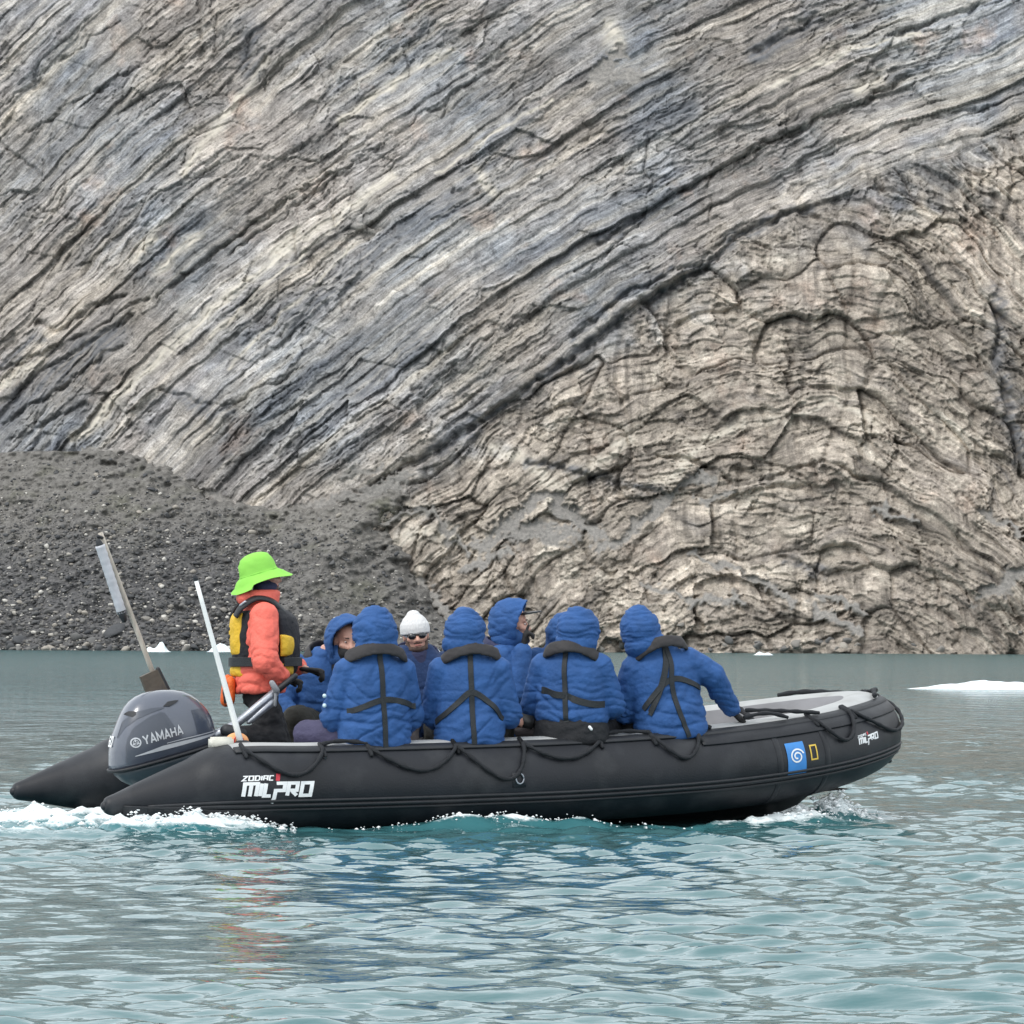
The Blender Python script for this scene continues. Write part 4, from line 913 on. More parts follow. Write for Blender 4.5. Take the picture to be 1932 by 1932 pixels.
def wrinkle(me, k, amp=.008, hz=14., vx=2.2, zmid=.25, extra=None):
    P = get_co(me); w_ = np.stack([n3(P * 5, k + 1), n3(P * 5, k + 2), n3(P * 5, k + 3)], 1) * .045; Q = P + w_
    f1 = crease(n3(Q * [vx, vx, hz], k)); f1b = crease(n3(Q * [vx * 1.6, vx * 1.6, hz * 2.1], k + 21))
    f2 = crease(n3((Q @ np.array([[.8, 0, -.6], [0, 1, 0], [.6, 0, .8]])) * [2.6, 4, 13], k + 5)); f3 = crease(n3((Q @ np.array([[.8, 0, .6], [0, 1, 0], [-.6, 0, .8]])) * [2.6, 4, 13], k + 7))
    m1 = np.exp(-((P[:, 2] - zmid + .08) / .17) ** 2) * .62 + .08; m2 = sstep(-.15, .3, n3(P * 3.2, k + 9)); m3 = sstep(-.1, .4, n3(P * 4.1, k + 13)); up = .45 + .55 * sstep(.45, .25, P[:, 2])
    f4 = n3(Q * [13, 13, 22], k + 11)
    displace(me, amp * (f1 * m1 * 1.1 + f1b * m1 * m3 * .5 + (f2 * m2 * .85 + f3 * (1 - m2) * m3 * .85) * up + f4 * .22))
def puff(me, k, amp=.010, sx=9):
    P = get_co(me); Q = P + np.stack([n3(P * 6, k + 1)] * 3, 1) * .03
    displace(me, amp * ((1 - 2 * np.abs(n3(Q * [sx, sx, 17], k))) * .7 + n3(Q * 24, k + 3) * .35))
def hand_prims(w, d, nrm, r=1.0, curl=35, spread=1.0, point=None, mirror=1):
    w, d, nrm = [np.array(a, float) for a in (w, d, nrm)]; d /= np.linalg.norm(d); nrm -= d * (nrm @ d); nrm /= np.linalg.norm(nrm); s = np.cross(d, nrm) * mirror
    out = [cap(w - d * .02, w + d * .075, .030 * r, .036 * r, 14, .48, nrm)]
    for i, (o_, L_) in enumerate(((-.028, .058), (-.009, .068), (.010, .072), (.029, .064))):
        c = curl; straight = (i == 3 and point is not None)
        if straight: c = point
        p = w + d * .078 + s * o_ * spread; a = 0; pts = [p]
        for j, l_ in enumerate((.45, .32, .26)):
            a += math.radians(c) * (1.0 if j else .8); p = p + (d * math.cos(a) + nrm * math.sin(a)) * L_ * l_ * 1.12; pts.append(p)
        out += chain(pts, [.0105 * r, .0100 * r, .0092 * r, .0080 * r], 8)
    b = w + d * .018 + s * .030; t1 = b + (d * .6 + s * .75 + nrm * .25) / 1.0 * .038; t2 = t1 + (d * .85 + s * .1 + nrm * .45) * .030
    out += chain([b, t1, t2], [.016 * r, .0125 * r, .0098 * r], 8)
    return out
def head_prims():
    """face looks to +Y, origin between the ears at eye height."""
    return [ell((0, -.008, .022), (.076, .096, .098)), ell((0, .022, -.055), (.058, .064, .058)), ell((0, .055, -.082), (.030, .030, .026)), cap((0, .088, .006), (0, .108, -.030), .0095, .0155, 10), ell((.016, .096, -.034), (.010, .010, .008), 10, 8), ell((-.016, .096, -.034), (.010, .010, .008), 10, 8),
            cap((-.042, .077, .026), (.042, .077, .026), .013, .013, 8), cap((-.05, .058, -.022), (-.03, .074, -.028), .020, .020, 10), cap((.05, .058, -.022), (.03, .074, -.028), .020, .020, 10), cap((-.018, .087, -.058), (.018, .087, -.058), .009, .009, 8), cap((-.016, .083, -.070), (.016, .083, -.070), .010, .010, 8),
            ell((-.078, -.005, -.005), (.010, .022, .032), 10, 8), ell((.078, -.005, -.005), (.010, .022, .032), 10, 8), cap((0, -.02, -.16), (0, -.008, -.05), .056, .052, 14)]
class Person:
    """joints in a seated local frame: +Y forward, origin on the seat; torso may lean."""
    def __init__(self, seat, yaw, label, lean=(0, 0), head=(0, 0, 0), head_off=(0, 0, 0), seed=0, hz=.676):
        mw = Matrix.Translation(MB @ Vector(seat)) @ Matrix.Rotation(math.radians(yaw), 4, 'Z'); self.mw = mw; self.seed = seed
        self.Lm = Matrix.Rotation(math.radians(lean[1]), 4, 'Y') @ Matrix.Rotation(math.radians(-lean[0]), 4, 'X')
        self.HM = self.Lm @ Matrix.Translation((head_off[0], .015 + head_off[1], hz + head_off[2])) @ Matrix.Rotation(math.radians(head[0]), 4, 'Z') @ Matrix.Rotation(math.radians(head[1]), 4, 'X') @ Matrix.Rotation(math.radians(head[2]), 4, 'Y')
        self.label = label
    def local(self, uu, vv, yl):
        return np.array((self.mw.inverted() @ MB) @ Vector(at(uu, vv, yl)))
    def body(self, arms, legs, hands=(), vox=.013, hidden_head=False):
        tr = [xf(loft([(0, 0, .0, .16, .11), (0, 0, .12, .15, .11), (0, .0, .3, .16, .11), (0, 0, .45, .17, .10), (0, 0, .53, .10, .08), (0, 0, .60, .055, .06)], 20), self.Lm)]
        tr += [xf(p, self.HM) for p in head_prims()]
        for sh, el, wr in arms: tr += chain([sh, el, wr], [.052, .042, .030])
        for hp, kn, an in legs: tr += chain([hp, kn, an], [.078, .058, .042]) + [cap(an, np.array(an) + np.array([0, .13, -.03]), .042, .036)]
        for h in hands: tr += h
        me = remesh(tr, vox, 1); o = link('person', me, M_SKIN); o.matrix_world = self.mw
        self.o = tag(o, self.label, 'person'); self.arms, self.legs = arms, legs; return o
    def part(self, name, me, m): return link(name, me, m, self.o)
    def jacket(self, m=M_JKT, hr=(.136, .148, .150), tip=0.0, hem=-.03, wide=1.0, hood='up', vox=.0078, amp=.0098, rad=(.095, .082, .064), cuffs=(0.0, 0.0), zmid=.22, belly=0.0):
        W_ = wide; S = [(0, 0, hem, .222 * W_, .160), (0, 0, hem + .03, .232 * W_, .166), (0, 0, .12, .232 * W_, .164), (0, belly * .5, .22, .222 * W_, .156 + belly), (0, 0, .33, .228 * W_, .152), (0, -.004, .42, .226 * W_, .145), (0, -.006, .485, .196 * W_, .130), (0, 0, .535, .140, .108), (0, .004, .58, .105, .098)]
        S = [s_ for i, s_ in enumerate(S) if i < 2 or s_[2] > hem + .05]
        pr = [xf(loft(S, 30, 2.25), self.Lm)]
        for (sh, el, wr), cf in zip(self.arms, cuffs):
            sh, el, wr = [np.array(a, float) for a in (sh, el, wr)]; wr2 = wr + (wr - el) * (cf - .02)
            mid = (el + wr2) / 2 + np.array([0, 0, -.008]); pr += chain([sh, (sh + el) / 2, el, mid, wr2], [rad[0], (rad[0] + rad[1]) / 2, rad[1], (rad[1] + rad[2]) / 2, rad[2]])
        if hood == 'up': pr += [xf(ell((0, -.022, .02), hr, 26, 18), self.HM), xf(ell((0, -.03, .02 + hr[2] * .45), (hr[0] * .72, hr[1] * .75, hr[2] * .62 + tip)), self.HM), xf(ell((0, -.035, -.07), (.136, .122, .095)), self.HM)]
        me = remesh(pr, vox, 6); wrinkle(me, self.seed * 31 + 3, amp, zmid=zmid)
        if hood == 'up':
            P = get_co(me); HI = np.array(self.HM.inverted()); q_ = P @ HI[:3, :3].T + HI[:3, 3]; hm = sstep(-.10, -.02, q_[:, 2])
            Q = P + np.stack([n3(P * 7, self.seed + 71)] * 3, 1) * .03
            displace(me, hm * .0052 * (1.2 * crease(n3(Q * [3.5, 3.5, 20], self.seed + 75)) + .7 * crease(n3(Q * [6, 6, 34], self.seed + 76)) + .25 * n3(Q * 22, self.seed + 77)))
        o = self.part('jacket', me, m); self.jo = o
        P = get_co(me); self.bvh = BVHTree.FromPolygons([Vector(p) for p in P], [tuple(p.vertices) for p in me.polygons]); return o
    def trousers(self, m, rad=(.115, .092, .075), vox=.014, amp=.008, boots=M_BLK):
        pr = [ell((0, 0, .035), (.205, .155, .095))]
        for hp, kn, an in self.legs:
            pr += chain([hp, (np.array(hp) + np.array(kn)) / 2, kn, (np.array(kn) + np.array(an)) / 2, an], [rad[0], (rad[0] + rad[1]) / 2, rad[1], (rad[1] + rad[2]) / 2, rad[2]])
        me = remesh(pr, vox, 3); puff(me, self.seed * 13 + 5, amp); o = self.part('trousers', me, m)
        for hp, kn, an in self.legs:
            an = np.array(an, float); me = remesh([cap(an + [0, 0, .08], an, .066, .060), cap(an, an + [0, .17, -.035], .058, .046, 12, .8, (0, 0, 1))], .014, 2); self.part('boot', me, boots)
        return o
    def collar(self, m=M_COLLAR, rx=.175, ry=.135, z=.575, tube=.031, tilt=0.0, twist=0.0):
        rx *= .90; z += .008
        pts, ups = [], []
        for a in np.linspace(-215, 35, 34):
            t = math.radians(a); bk = max(0, -math.sin(t)); e = max(0, math.sin(t))
            pts.append((rx * math.cos(t), ry * math.sin(t) - .012, z + .012 * bk - .14 * e - .045 * math.cos(t) ** 2 + tilt * math.cos(t)))
        pts = [np.array(self.Lm @ Matrix.Rotation(twist, 4, 'Z') @ Vector(p)) for p in pts]; P = np.array(pts); n = len(P)
        rr = tube * (1 + .10 * np.sin(np.linspace(0, 9, n))) * np.clip(np.minimum(np.arange(n) + 1, n - np.arange(n)) / 6, .3, 1)
        T = np.gradient(P, axis=0); T /= np.linalg.norm(T, axis=1)[:, None]; R = []
        for k in range(n):
            up = np.array(self.Lm.to_3x3() @ Vector((0, 0, 1))); sd_ = np.cross(T[k], up); sd_ /= np.linalg.norm(sd_); up2 = np.cross(sd_, T[k])
            R.append([P[k] + rr[k] * (.50 * math.cos(t) * sd_ + 1.45 * math.sin(t) * up2 - .45 * sd_ * math.sin(t)) for t in np.linspace(0, 2 * math.pi, 12, endpoint=False)])
        me = remesh([rings(R)], .010, 2); displace(me, .0035 * n3(get_co(me) * [18, 18, 30], self.seed)); return self.part('life_vest_collar', me, m)
    def strap(self, az, half=.017, off=.004, m=M_WEB, name='strap', axis=(0, 0)):
        """az: control list of (angle deg, z) round the torso; laid on the jacket."""
        C_ = crom([(a, z, 0) for a, z in az], 8); P, U = [], []
        for a, z, _ in C_:
            o_ = self.Lm @ Vector((axis[0], axis[1], z)); t = math.radians(a); d_ = self.Lm.to_3x3() @ Vector((math.cos(t), math.sin(t), 0))
            h_, nn, _, _ = self.bvh.ray_cast(o_, d_)
            if h_ is None: continue
            P.append(np.array(h_) + np.array(d_) * off); U.append(np.array(d_))
        if len(P) < 4: return None
        P = np.array(P); K = np.array([.25, .5, .25])
        for _ in range(3): P[1:-1] = .25 * P[:-2] + .5 * P[1:-1] + .25 * P[2:]
        return obj(name, sweep(P, .02, flat=(half, .0032), up=U), m, self.o, smooth=False)
    def glove(self, prims, m=M_GLV, vox=.0065):
        me = remesh(prims, vox, 1); return self.part('glove', me, m)
NEAR_Y = -.915
def seated(uu, vv, yl, z=None):
    p = at(uu, vv, yl); 
    if z is not None: p[2] = z
    return p
def arms_default(el=(.235, .07, .18), wr=(.13, .30, .12)):
    return [((-.172, -.005, .445), (-el[0], el[1], el[2]), (-wr[0], wr[1], wr[2])), ((.172, -.005, .445), el, wr)]
def legs_default(kx=.15, ky=.42, kz=.06, az=-.36, ay=.46): return [((-.10, .06, .06), (-kx, ky, kz), (-kx, ay, az)), ((.10, .06, .06), (kx, ky, kz), (kx, ay, az))]

G_NEAR, G_FAR = 'passengers seated on the near tube', 'passengers seated on the far tube'
# --- near row, backs to the camera
p = Person(seated(706, 1404, NEAR_Y), 17, 'person in blue parka with slate purple trousers, back turned, nearest the standing driver', head=(4, -4, 0), seed=1)
p.body(arms_default((.25, .05, .17), (.17, .26, .05)), [((-.10, .06, .06), (-.36, .26, .055), (-.30, .42, -.36)), ((.10, .06, .06), (.17, .42, .06), (.17, .46, -.36))])
p.jacket(hr=(.142, .15, .150), tip=.004, wide=.98, rad=(.100, .086, .064)); p.trousers(M_PURP); p.collar(rx=.205)
p.strap([(-91, .60), (-87, .45), (-85, .3), (-82, .15), (-80, -.02)]); p.strap([(-158, .205), (-140, .215), (-110, .255), (-86, .275), (-60, .275), (-30, .255), (-12, .235)], .019)
for z_ in (.30, .24): obj('sleeve_patch', ell((-.325, -.02, z_), (.012, .022, .014), 10, 6), M_PATCH, p.o)
p.o['group'] = G_NEAR
p = Person(seated(886, 1399, NEAR_Y), 1, 'person in blue parka, back turned with crossed straps, holding a small camera', head=(-10, -4, 4), head_off=(-.03, 0, -.01), seed=2, lean=(2, 0))
ew, dd = (.250, .02, .17), (.245, .20, .125)
hd = hand_prims((.262, .215, .137), (.75, .55, -.15), (-.45, .75, -.2), 1.0, 48)
p.body([((-.172, -.005, .44), (-.235, .06, .17), (-.15, .28, .08)), ((.172, -.005, .44), ew, dd)], legs_default(.2, .42, .08), [hd], vox=.0085)
p.jacket(hr=(.130, .145, .146), wide=.95, rad=(.096, .082, .062), cuffs=(0, -.3)); p.trousers(M_OLV); p.collar(rx=.20, z=.555, tilt=.018)
p.strap([(-90, .57), (-88, .42), (-86, .31), (-84, .15), (-80, -.02)]); p.strap([(-165, .12), (-140, .17), (-110, .255), (-87, .305), (-60, .27), (-35, .20), (-18, .14)], .019)
p.o['group'] = G_NEAR; PE = p
p = Person(seated(1078, 1393, NEAR_Y), -9, 'person in blue parka riding up over black trousers, back turned, third along the near tube', head=(-14, -4, 2), head_off=(.035, 0, -.01), seed=3, lean=(0, 1))
p.body(arms_default((.25, .06, .21), (.14, .30, .18)), legs_default(.18, .40, .08))
p.jacket(hr=(.138, .15, .140), wide=1.0, hem=.10, rad=(.100, .088, .064), zmid=.26); p.collar(rx=.19, z=.56, tilt=-.02, twist=.15)
me = remesh([loft([(0, 0, -.04, .235, .165), (0, 0, 0, .242, .172), (0, 0, .08, .234, .166), (0, 0, .135, .215, .15)], 30, 2.3)] + sum([chain([h_, k_, a_], [.12, .10, .08]) for h_, k_, a_ in p.legs], []), .014, 3); puff(me, 99, .006); p.part('trousers', me, M_BLK)
p.strap([(-106, .58), (-103, .45), (-99, .3), (-95, .14), (-93, .105)]); p.strap([(-148, .302), (-140, .298), (-120, .275), (-97, .27), (-70, .24), (-40, .22), (-15, .22)], .022)
obj('hip_tag', cap((.14, -.168, .075), (.15, -.166, .062), .010, .010, 8), M_WHITE, p.o)
p.o['group'] = G_NEAR
p = Person(seated(1268, 1389, NEAR_Y), 12, 'person in blue parka leaning on one gloved hand, nearest the bow', head=(10, -2, -6), head_off=(-.10, 0, .0), seed=4, lean=(2, -9))
wr = p.local(1383, 1343, -.86); el = p.local(1345, 1275, -.95); shR = np.array(p.Lm @ Vector((.180, -.005, .445))); shL = np.array(p.Lm @ Vector((-.172, 0, .445)))
p.body([(tuple(shL), tuple(shL + [-.06, .06, -.25]), tuple(shL + [.04, .28, -.33])), (tuple(shR), tuple(el), tuple(wr))], legs_default(.16, .42, .06))
p.jacket(hr=(.126, .14, .152), tip=.006, wide=1.02, rad=(.106, .088, .066), cuffs=(0, -.10)); p.trousers(M_BLK); p.collar(rx=.185, z=.585, tilt=.02, twist=-.12)
p.glove(hand_prims(wr + [0, 0, .0], (.62, .1, -.55), (-.5, .3, -.6), 1.25, 40))
p.strap([(-74, .60), (-76, .46), (-84, .345), (-82, .2), (-74, .08), (-66, -.02)]); p.strap([(-76, .585), (-95, .42), (-118, .28), (-140, .16)], .02)
p.strap([(-150, .20), (-120, .30), (-95, .35), (-70, .36), (-45, .33), (-22, .28)], .019)
p.o['group'] = G_NEAR
# --- far row, facing the camera
FAR_Y = .90
p = Person(seated(608, 1386, FAR_Y), 208, 'person with dark neck gaiter under a blue hood, beside the coral jacketed driver', head=(-6, 4, 0), head_off=(-.05, .10, -.02), seed=5, lean=(12, 0))
p.body([((-.20, 0, .45), (-.30, .10, .20), (-.06, .38, .14)), ((.20, 0, .45), (.33, .06, .20), (.24, .30, .02))], [((-.10, .06, .04), (-.18, .46, .10), (-.16, .50, -.34)), ((.10, .06, .04), (.34, .34, .09), (.30, .40, -.34))], vox=.010)
p.jacket(hood=None, wide=1.05); p.trousers(M_OLV, rad=(.13, .115, .085)); p.collar(z=.555, rx=.17)
def hood(p, m=M_JKT, open_a=52, depth=.12, brim=.0, tilt=8):
    """shell round the head, open in front."""
    R = []; n = 36; rim = None
    for k, th_ in enumerate(np.linspace(180, open_a, 13)):
        t = math.radians(th_); r = []
        for i in range(n):
            a = 2 * math.pi * i / n; fwd = math.cos(t); rad_ = math.sin(t)
            r.append((.138 * rad_ * math.cos(a), .158 * fwd - .012 + (.006 + brim * max(0, math.sin(a)) if th_ < 90 else .0) * sstep(90, open_a, np.array(th_)), .165 * rad_ * math.sin(a) + .012 - .03 * max(0, -math.sin(a))))
        R.append(r)
    R = [[tuple(p.HM @ Matrix.Rotation(math.radians(tilt), 4, 'X') @ Vector(q_)) for q_ in r] for r in R]
    hc = np.array(p.HM @ Vector((0, 0, .01)))
    inner = [[tuple(hc + (np.array(q_) - hc) * .88) for q_ in r] for r in R[::-1]]
    me = remesh([rings(R + inner[:10])], .0085, 2); P = get_co(me)
    displace(me, .005 * crease(n3(P * [7, 7, 20], p.seed)) + .003 * n3(P * 26, p.seed + 2)); p.part('hood', me, m)
    skirt = remesh([xf(ell((0, -.03, -.10), (.12, .12, .10)), p.HM)], .013, 2); P = get_co(skirt); q_ = P @ np.array(p.HM.inverted())[:3, :3].T + np.array(p.HM.inverted())[:3, 3]
    p.part('hood_skirt', skirt, m)
def eyes(p):
    for s_ in (-1, 1):
        e = link('eye', remesh([xf(ell((s_ * .031, .080, .004), (.0105, .009, .0055), 10, 8), p.HM)], .004, 0), M_EYEW, p.o); link('iris', remesh([xf(ell((s_ * .031, .089, .004), (.006, .004, .006), 10, 8), p.HM)], .003, 0), M_EYED, e)
        p.part('eyebrow', remesh([xf(cap((s_ * .018, .092, .030), (s_ * .048, .080, .030), .006, .004, 8), p.HM)], .004, 0), M_HAIR)
def mouth(p): p.part('lips', remesh([xf(cap((-.019, .0955, -.064), (.019, .0955, -.064), .0055, .0055, 8), p.HM)], .004, 0), M_LIP)
hood(p, open_a=66, brim=.055, tilt=-7); eyes(p)
p.part('neck_gaiter', remesh([xf(ell((0, .028, -.075), (.078, .088, .062)), p.HM), xf(cap((0, 0, -.17), (0, .01, -.08), .095, .085, 18), p.HM)], .010, 2), M_BLK)
p.glove(hand_prims((-.05, .39, .14), (.7, .5, -.1), (0, .3, -1), 1.2, 45)); p.o['group'] = G_FAR
p = Person(seated(790, 1380, FAR_Y), 190, 'person in a white knitted cap and dark sunglasses, smiling towards the camera', head=(-3, 3, 4), head_off=(.0, .02, -.035), seed=6, lean=(3, 3))
p.body(arms_default(), legs_default(), vox=.0075)
p.jacket(m=M_JKTD, hood=None); p.trousers(M_BRN); p.collar(z=.545, rx=.17, m=M_NAVY)
bn = [xf(ell((0, -.012, .052), (.094, .112, .098), 24, 16), p.HM), xf(loft([(0, -.01, .012, .098, .114), (0, -.01, .05, .099, .115), (0, -.012, .08, .094, .110)], 28, 2), p.HM), xf(ell((0, -.015, .135), (.045, .055, .035)), p.HM)]
me = remesh(bn, .0065, 2); P = get_co(me); HI = np.array(p.HM.inverted()); q_ = P @ HI[:3, :3].T + HI[:3, 3]; displace(me, .0018 * np.sin(np.arctan2(q_[:, 1], q_[:, 0]) * 34)); p.part('knitted_cap', me, M_KNIT)
for s_ in (-1, 1): p.part('lens', remesh([xf(ell((s_ * .034, .093, -.002), (.029, .012, .021), 14, 10, Matrix.Rotation(-s_ * .22, 3, 'Z')), p.HM)], .004, 1), M_LENS)
p.part('sunglasses_frame', remesh([xf(cap((-.014, .103, .006), (.014, .103, .006), .006, .006, 8), p.HM)] + [xf(cap((s_ * .062, .082, .008), (s_ * .084, -.01, .010), .006, .005, 8), p.HM) for s_ in (-1, 1)], .004, 0), M_CAMB); mouth(p)
p.part('beard', remesh([xf(ell((0, .032, -.088), (.056, .062, .034)), p.HM), xf(cap((-.026, .094, -.050), (.026, .094, -.050), .0065, .0065, 8), p.HM), xf(cap((-.060, .02, -.03), (-.050, .045, -.085), .018, .02, 8), p.HM), xf(cap((.060, .02, -.03), (.050, .045, -.085), .018, .02, 8), p.HM)], .0055, 1), M_HAIR)
p.part('scarf', remesh([xf(cap((0, -.01, -.20), (0, 0, -.13), .105, .085, 18), p.HM)], .012, 2), M_NAVY); p.o['group'] = G_FAR
p = Person(seated(945, 1376, FAR_Y), 262, 'person in profile under a blue hood raising one black gloved finger', head=(4, 2, 0), head_off=(.0, .02, .035), seed=7, lean=(4, 2))
wr = p.local(988, 1220, .66); el = p.local(970, 1306, .66)
p.body([((-.20, 0, .47), (-.27, .08, .22), (-.12, .30, .12)), ((.19, .02, .47), tuple(el), tuple(wr))], legs_default(), vox=.0085)
p.jacket(hood=None, rad=(.10, .085, .066), cuffs=(0, -.10)); p.trousers(M_BRN); p.collar(z=.56, rx=.165, m=M_NAVY)
hood(p, open_a=74, brim=.05, tilt=-2); eyes(p); mouth(p)
p.part('cap_peak', remesh([xf(cap((0, .09, .075), (0, .140, .084), .075, .055, 20, .14, (0, 0, 1)), p.HM)], .007, 1), M_CAMB)
p.part('scarf', remesh([xf(cap((0, .0, -.20), (0, .02, -.11), .10, .085, 18), p.HM), xf(ell((0, .035, -.11), (.075, .085, .03)), p.HM)], .011, 2), M_NAVY)
p.part('chest_panel', remesh([xf(cap((.02, .15, .10), (.04, .13, .44), .055, .06, 14, .5, (0, 1, 0)), p.Lm)], .011, 2), M_PFDB)
dv = wr - el; p.glove(hand_prims(wr - dv / np.linalg.norm(dv) * .005, dv + np.array([0, .0, .05]), (-.2, 1, 0), 1.25, 62, point=4)); p.o['group'] = G_FAR
p = Person(seated(1060, 1372, FAR_Y), 200, 'person in blue hood almost hidden behind another parka, far side of the boat', head=(0, 6, 0), head_off=(0, .03, -.07), seed=8, lean=(4, 0))
p.body(arms_default((.32, .06, .20)), legs_default(), vox=.014)
p.jacket(hood='up'); p.trousers(M_BRN); p.o['group'] = G_FAR

# --- the driver, kneeling upright at the stern
dseat = at(491, 1299, .16); fl = -.12
p = Person(dseat, -80, 'person in coral jacket, yellow life vest and lime green hat steering at the stern', head=(-4, 2, 0), head_off=(-.0, .012, .0), hz=.716, seed=9, lean=(-1, 0))
wr = p.local(538, 1282, -.10); el = p.local(500, 1248, -.12)
zf = fl - dseat[2]; kn = p.local(512, 1398, .02); an = p.local(428, 1392, .0)
kneel = ((.075, 0, -.04), tuple(kn), tuple(an)); stand = ((-.10, .0, .0), (-.11, .12, -.38), (-.10, .0, zf + .10))
p.body([((-.19, 0, .455), (-.27, .10, .22), (-.08, .30, .12)), ((.195, .0, .455), tuple(el), tuple(wr))], [kneel, stand], vox=.010)
p.jacket(m=M_CORAL, hood=None, hem=-.03, wide=.90, rad=(.098, .088, .060), amp=.008, zmid=.05, cuffs=(-.2, -.22))
pr = [ell((0, 0, -.06), (.148, .112, .09))]
for hp, k_, a_ in p.legs:
    pr += chain([hp, (np.array(hp) + np.array(k_)) / 2, k_, (np.array(k_) + np.array(a_)) / 2, a_], [.088, .108, .102, .090, .078])
me = remesh(pr, .012, 3); puff(me, 41, .011, 7); p.part('trousers', me, M_BLK)
an = np.array(an); p.part('boot', remesh([cap(an + [0, -.0, .02], an + [0, -.05, -.02], .062, .055), cap(an + [0, -.03, -.01], an + [0, -.09, -.11], .052, .042, 12)], .012, 2), M_BLK)
a2 = np.array(stand[2]); p.part('boot', remesh([cap(a2 + [0, 0, .08], a2, .066, .060), cap(a2, a2 + [0, .17, -.035], .058, .046)], .014, 2), M_BLK)
obj('boot_trim', cap(an + [.02, -.075, -.085], an + [.03, -.02, -.10], .018, .016, 8), M_RED, p.o)
p.part('jacket_collar', remesh([xf(loft([(0, .0, .50, .13, .11), (0, .01, .56, .125, .118), (0, .018, .615, .115, .12), (0, .02, .63, .10, .10)], 26), p.Lm), xf(cap((-.05, -.10, .58), (.05, -.10, .58), .045, .045, 12), p.Lm)], .010, 2), M_CORAL)
p.part('neck_gaiter', remesh([xf(cap((0, 0, -.16), (0, .012, -.075), .085, .082, 18), p.HM)], .010, 2), M_NAVY)
def hatfn(p):
    R = []; n = 64
    prof_ = [(.005, .150), (.045, .145), (.078, .125), (.097, .090), (.104, .045), (.108, .015), (.125, -.004), (.146, -.026), (.168, -.045), (.1705, -.0475), (.169, -.049), (.166, -.0485), (.145, -.030), (.121, -.009), (.102, .010), (.098, .03)]
    for r_, z_ in prof_:
        ring = []
        for i in range(n):
            a = 2 * math.pi * i / n; el_ = 1.16 + .06 * (r_ > .115); wob = .010 * math.sin(3 * a + 1) * (r_ > .14)
            ring.append(tuple(p.HM @ Matrix.Rotation(math.radians(14), 4, 'X') @ Vector((r_ * math.cos(a) * .98, r_ * el_ * math.sin(a) - .022, z_ + .012 + wob - .02 * (r_ > .14) * (math.sin(a) < -.3)))))
        R.append(ring)
    R = np.array(R); sm = [R[0]]
    for a_, c_ in zip(R[:-1], R[1:]): sm += [a_ * .5 + c_ * .5, c_]
    V, Fc = rings([list(r_) for r_ in sm], True); me = bpy.data.meshes.new('sun_hat'); me.from_pydata([tuple(map(float, q_)) for q_ in V], [], [tuple(f_) for f_ in Fc]); me.update()
    P = get_co(me); displace(me, -.0022 * crease(n3(P * [8, 8, 15], 5)) - .0022 * n3(P * 22, 6)); p.part('sun_hat', me, M_HAT)
    q_ = p.HM @ Matrix.Rotation(math.radians(14), 4, 'X')
    obj('hat_band', sweep([q_ @ Vector((.1085 * math.cos(t) * .98, .1085 * 1.16 * math.sin(t) - .022, .028)) for t in np.linspace(0, 2 * math.pi, 40)], .003, 6), M_HAT, p.o)
hatfn(p)
p.part('beard', remesh([xf(ell((0, .035, -.085), (.058, .066, .040)), p.HM)], .008, 1), M_HAIR); eyes(p); mouth(p)
p.glove(hand_prims(wr, (.15, .8, -.15), (0, -.3, -1), 1.25, 50))
p.glove(hand_prims((-.07, .31, .12), (.3, .8, -.1), (0, -.2, -1), 1.2, 45))
# life vest: back and front slabs, shoulder straps, belt, pocket patches
def slab(name, a0, a1, zz, r0, thick, m, puffk=0, ax=1.0):
    """curved padded panel round the torso from angle a0 to a1 over heights zz."""
    R = []
    for z in np.linspace(zz[0], zz[1], 10):
        ring_o, ring_i = [], []; e = math.sin(math.pi * min(1, max(0, (z - zz[0]) / (zz[1] - zz[0])))) ** .35
        for a in np.linspace(a0, a1, 16):
            t = math.radians(a); k_ = math.sin(math.pi * (a - a0) / (a1 - a0)) ** .4 if 0 < (a - a0) / (a1 - a0) < 1 else 0
            th_ = thick * (.35 + .65 * e * k_); ring_o.append(tuple(p.Lm @ Vector(((r0[0] + th_) * math.cos(t), (r0[1] + th_ * ax) * math.sin(t), z)))); ring_i.append(tuple(p.Lm @ Vector((r0[0] * math.cos(t), r0[1] * math.sin(t), z))))
        R.append(ring_o + ring_i[::-1])
    me = remesh([rings(R)], .010, 2); displace(me, .004 * n3(get_co(me) * 16, puffk)); return p.part(name, me, m)
slab('vest_back', -150, -30, (.07, .50), (.175, .125), .055, M_PFDB, 1); slab('vest_front', 25, 155, (.06, .50), (.18, .135), .125, M_PFDB, 2)
slab('vest_yellow_panel', -126, -50, (.20, .485), (.190, .150), .046, M_PFDY, 3); slab('vest_yellow_panel', -126, -50, (.075, .155), (.190, .150), .044, M_PFDY, 4)
slab('vest_pocket', 26, 62, (.20, .345), (.262, .215), .034, M_PFDY, 5); slab('vest_pocket', 26, 60, (.085, .160), (.260, .213), .034, M_PFDY, 6)
for z_ in (.385, .335): slab('vest_lettering_bar', -112, -80, (z_ - .016, z_ + .016), (.228, .190), .014, M_PFDB, 7)
p.strap([(-100, .172), (-60, .172), (-30, .172), (-12, .17)], .03, .034, M_WEB, 'waist_belt'); p.strap([(24, .168), (50, .168), (80, .168)], .028, .105, M_WEB, 'waist_belt')
sh_ = [(.13, -.17, .46), (.14, -.13, .52), (.135, -.04, .575), (.135, .05, .565), (.13, .13, .50), (.125, .20, .42)]
P = np.array([p.Lm @ Vector(q_) for q_ in sh_]); P = crom(P, 6); U = [np.array([.35, (a - 18) / 22., 1.0]) for a in range(len(P))]
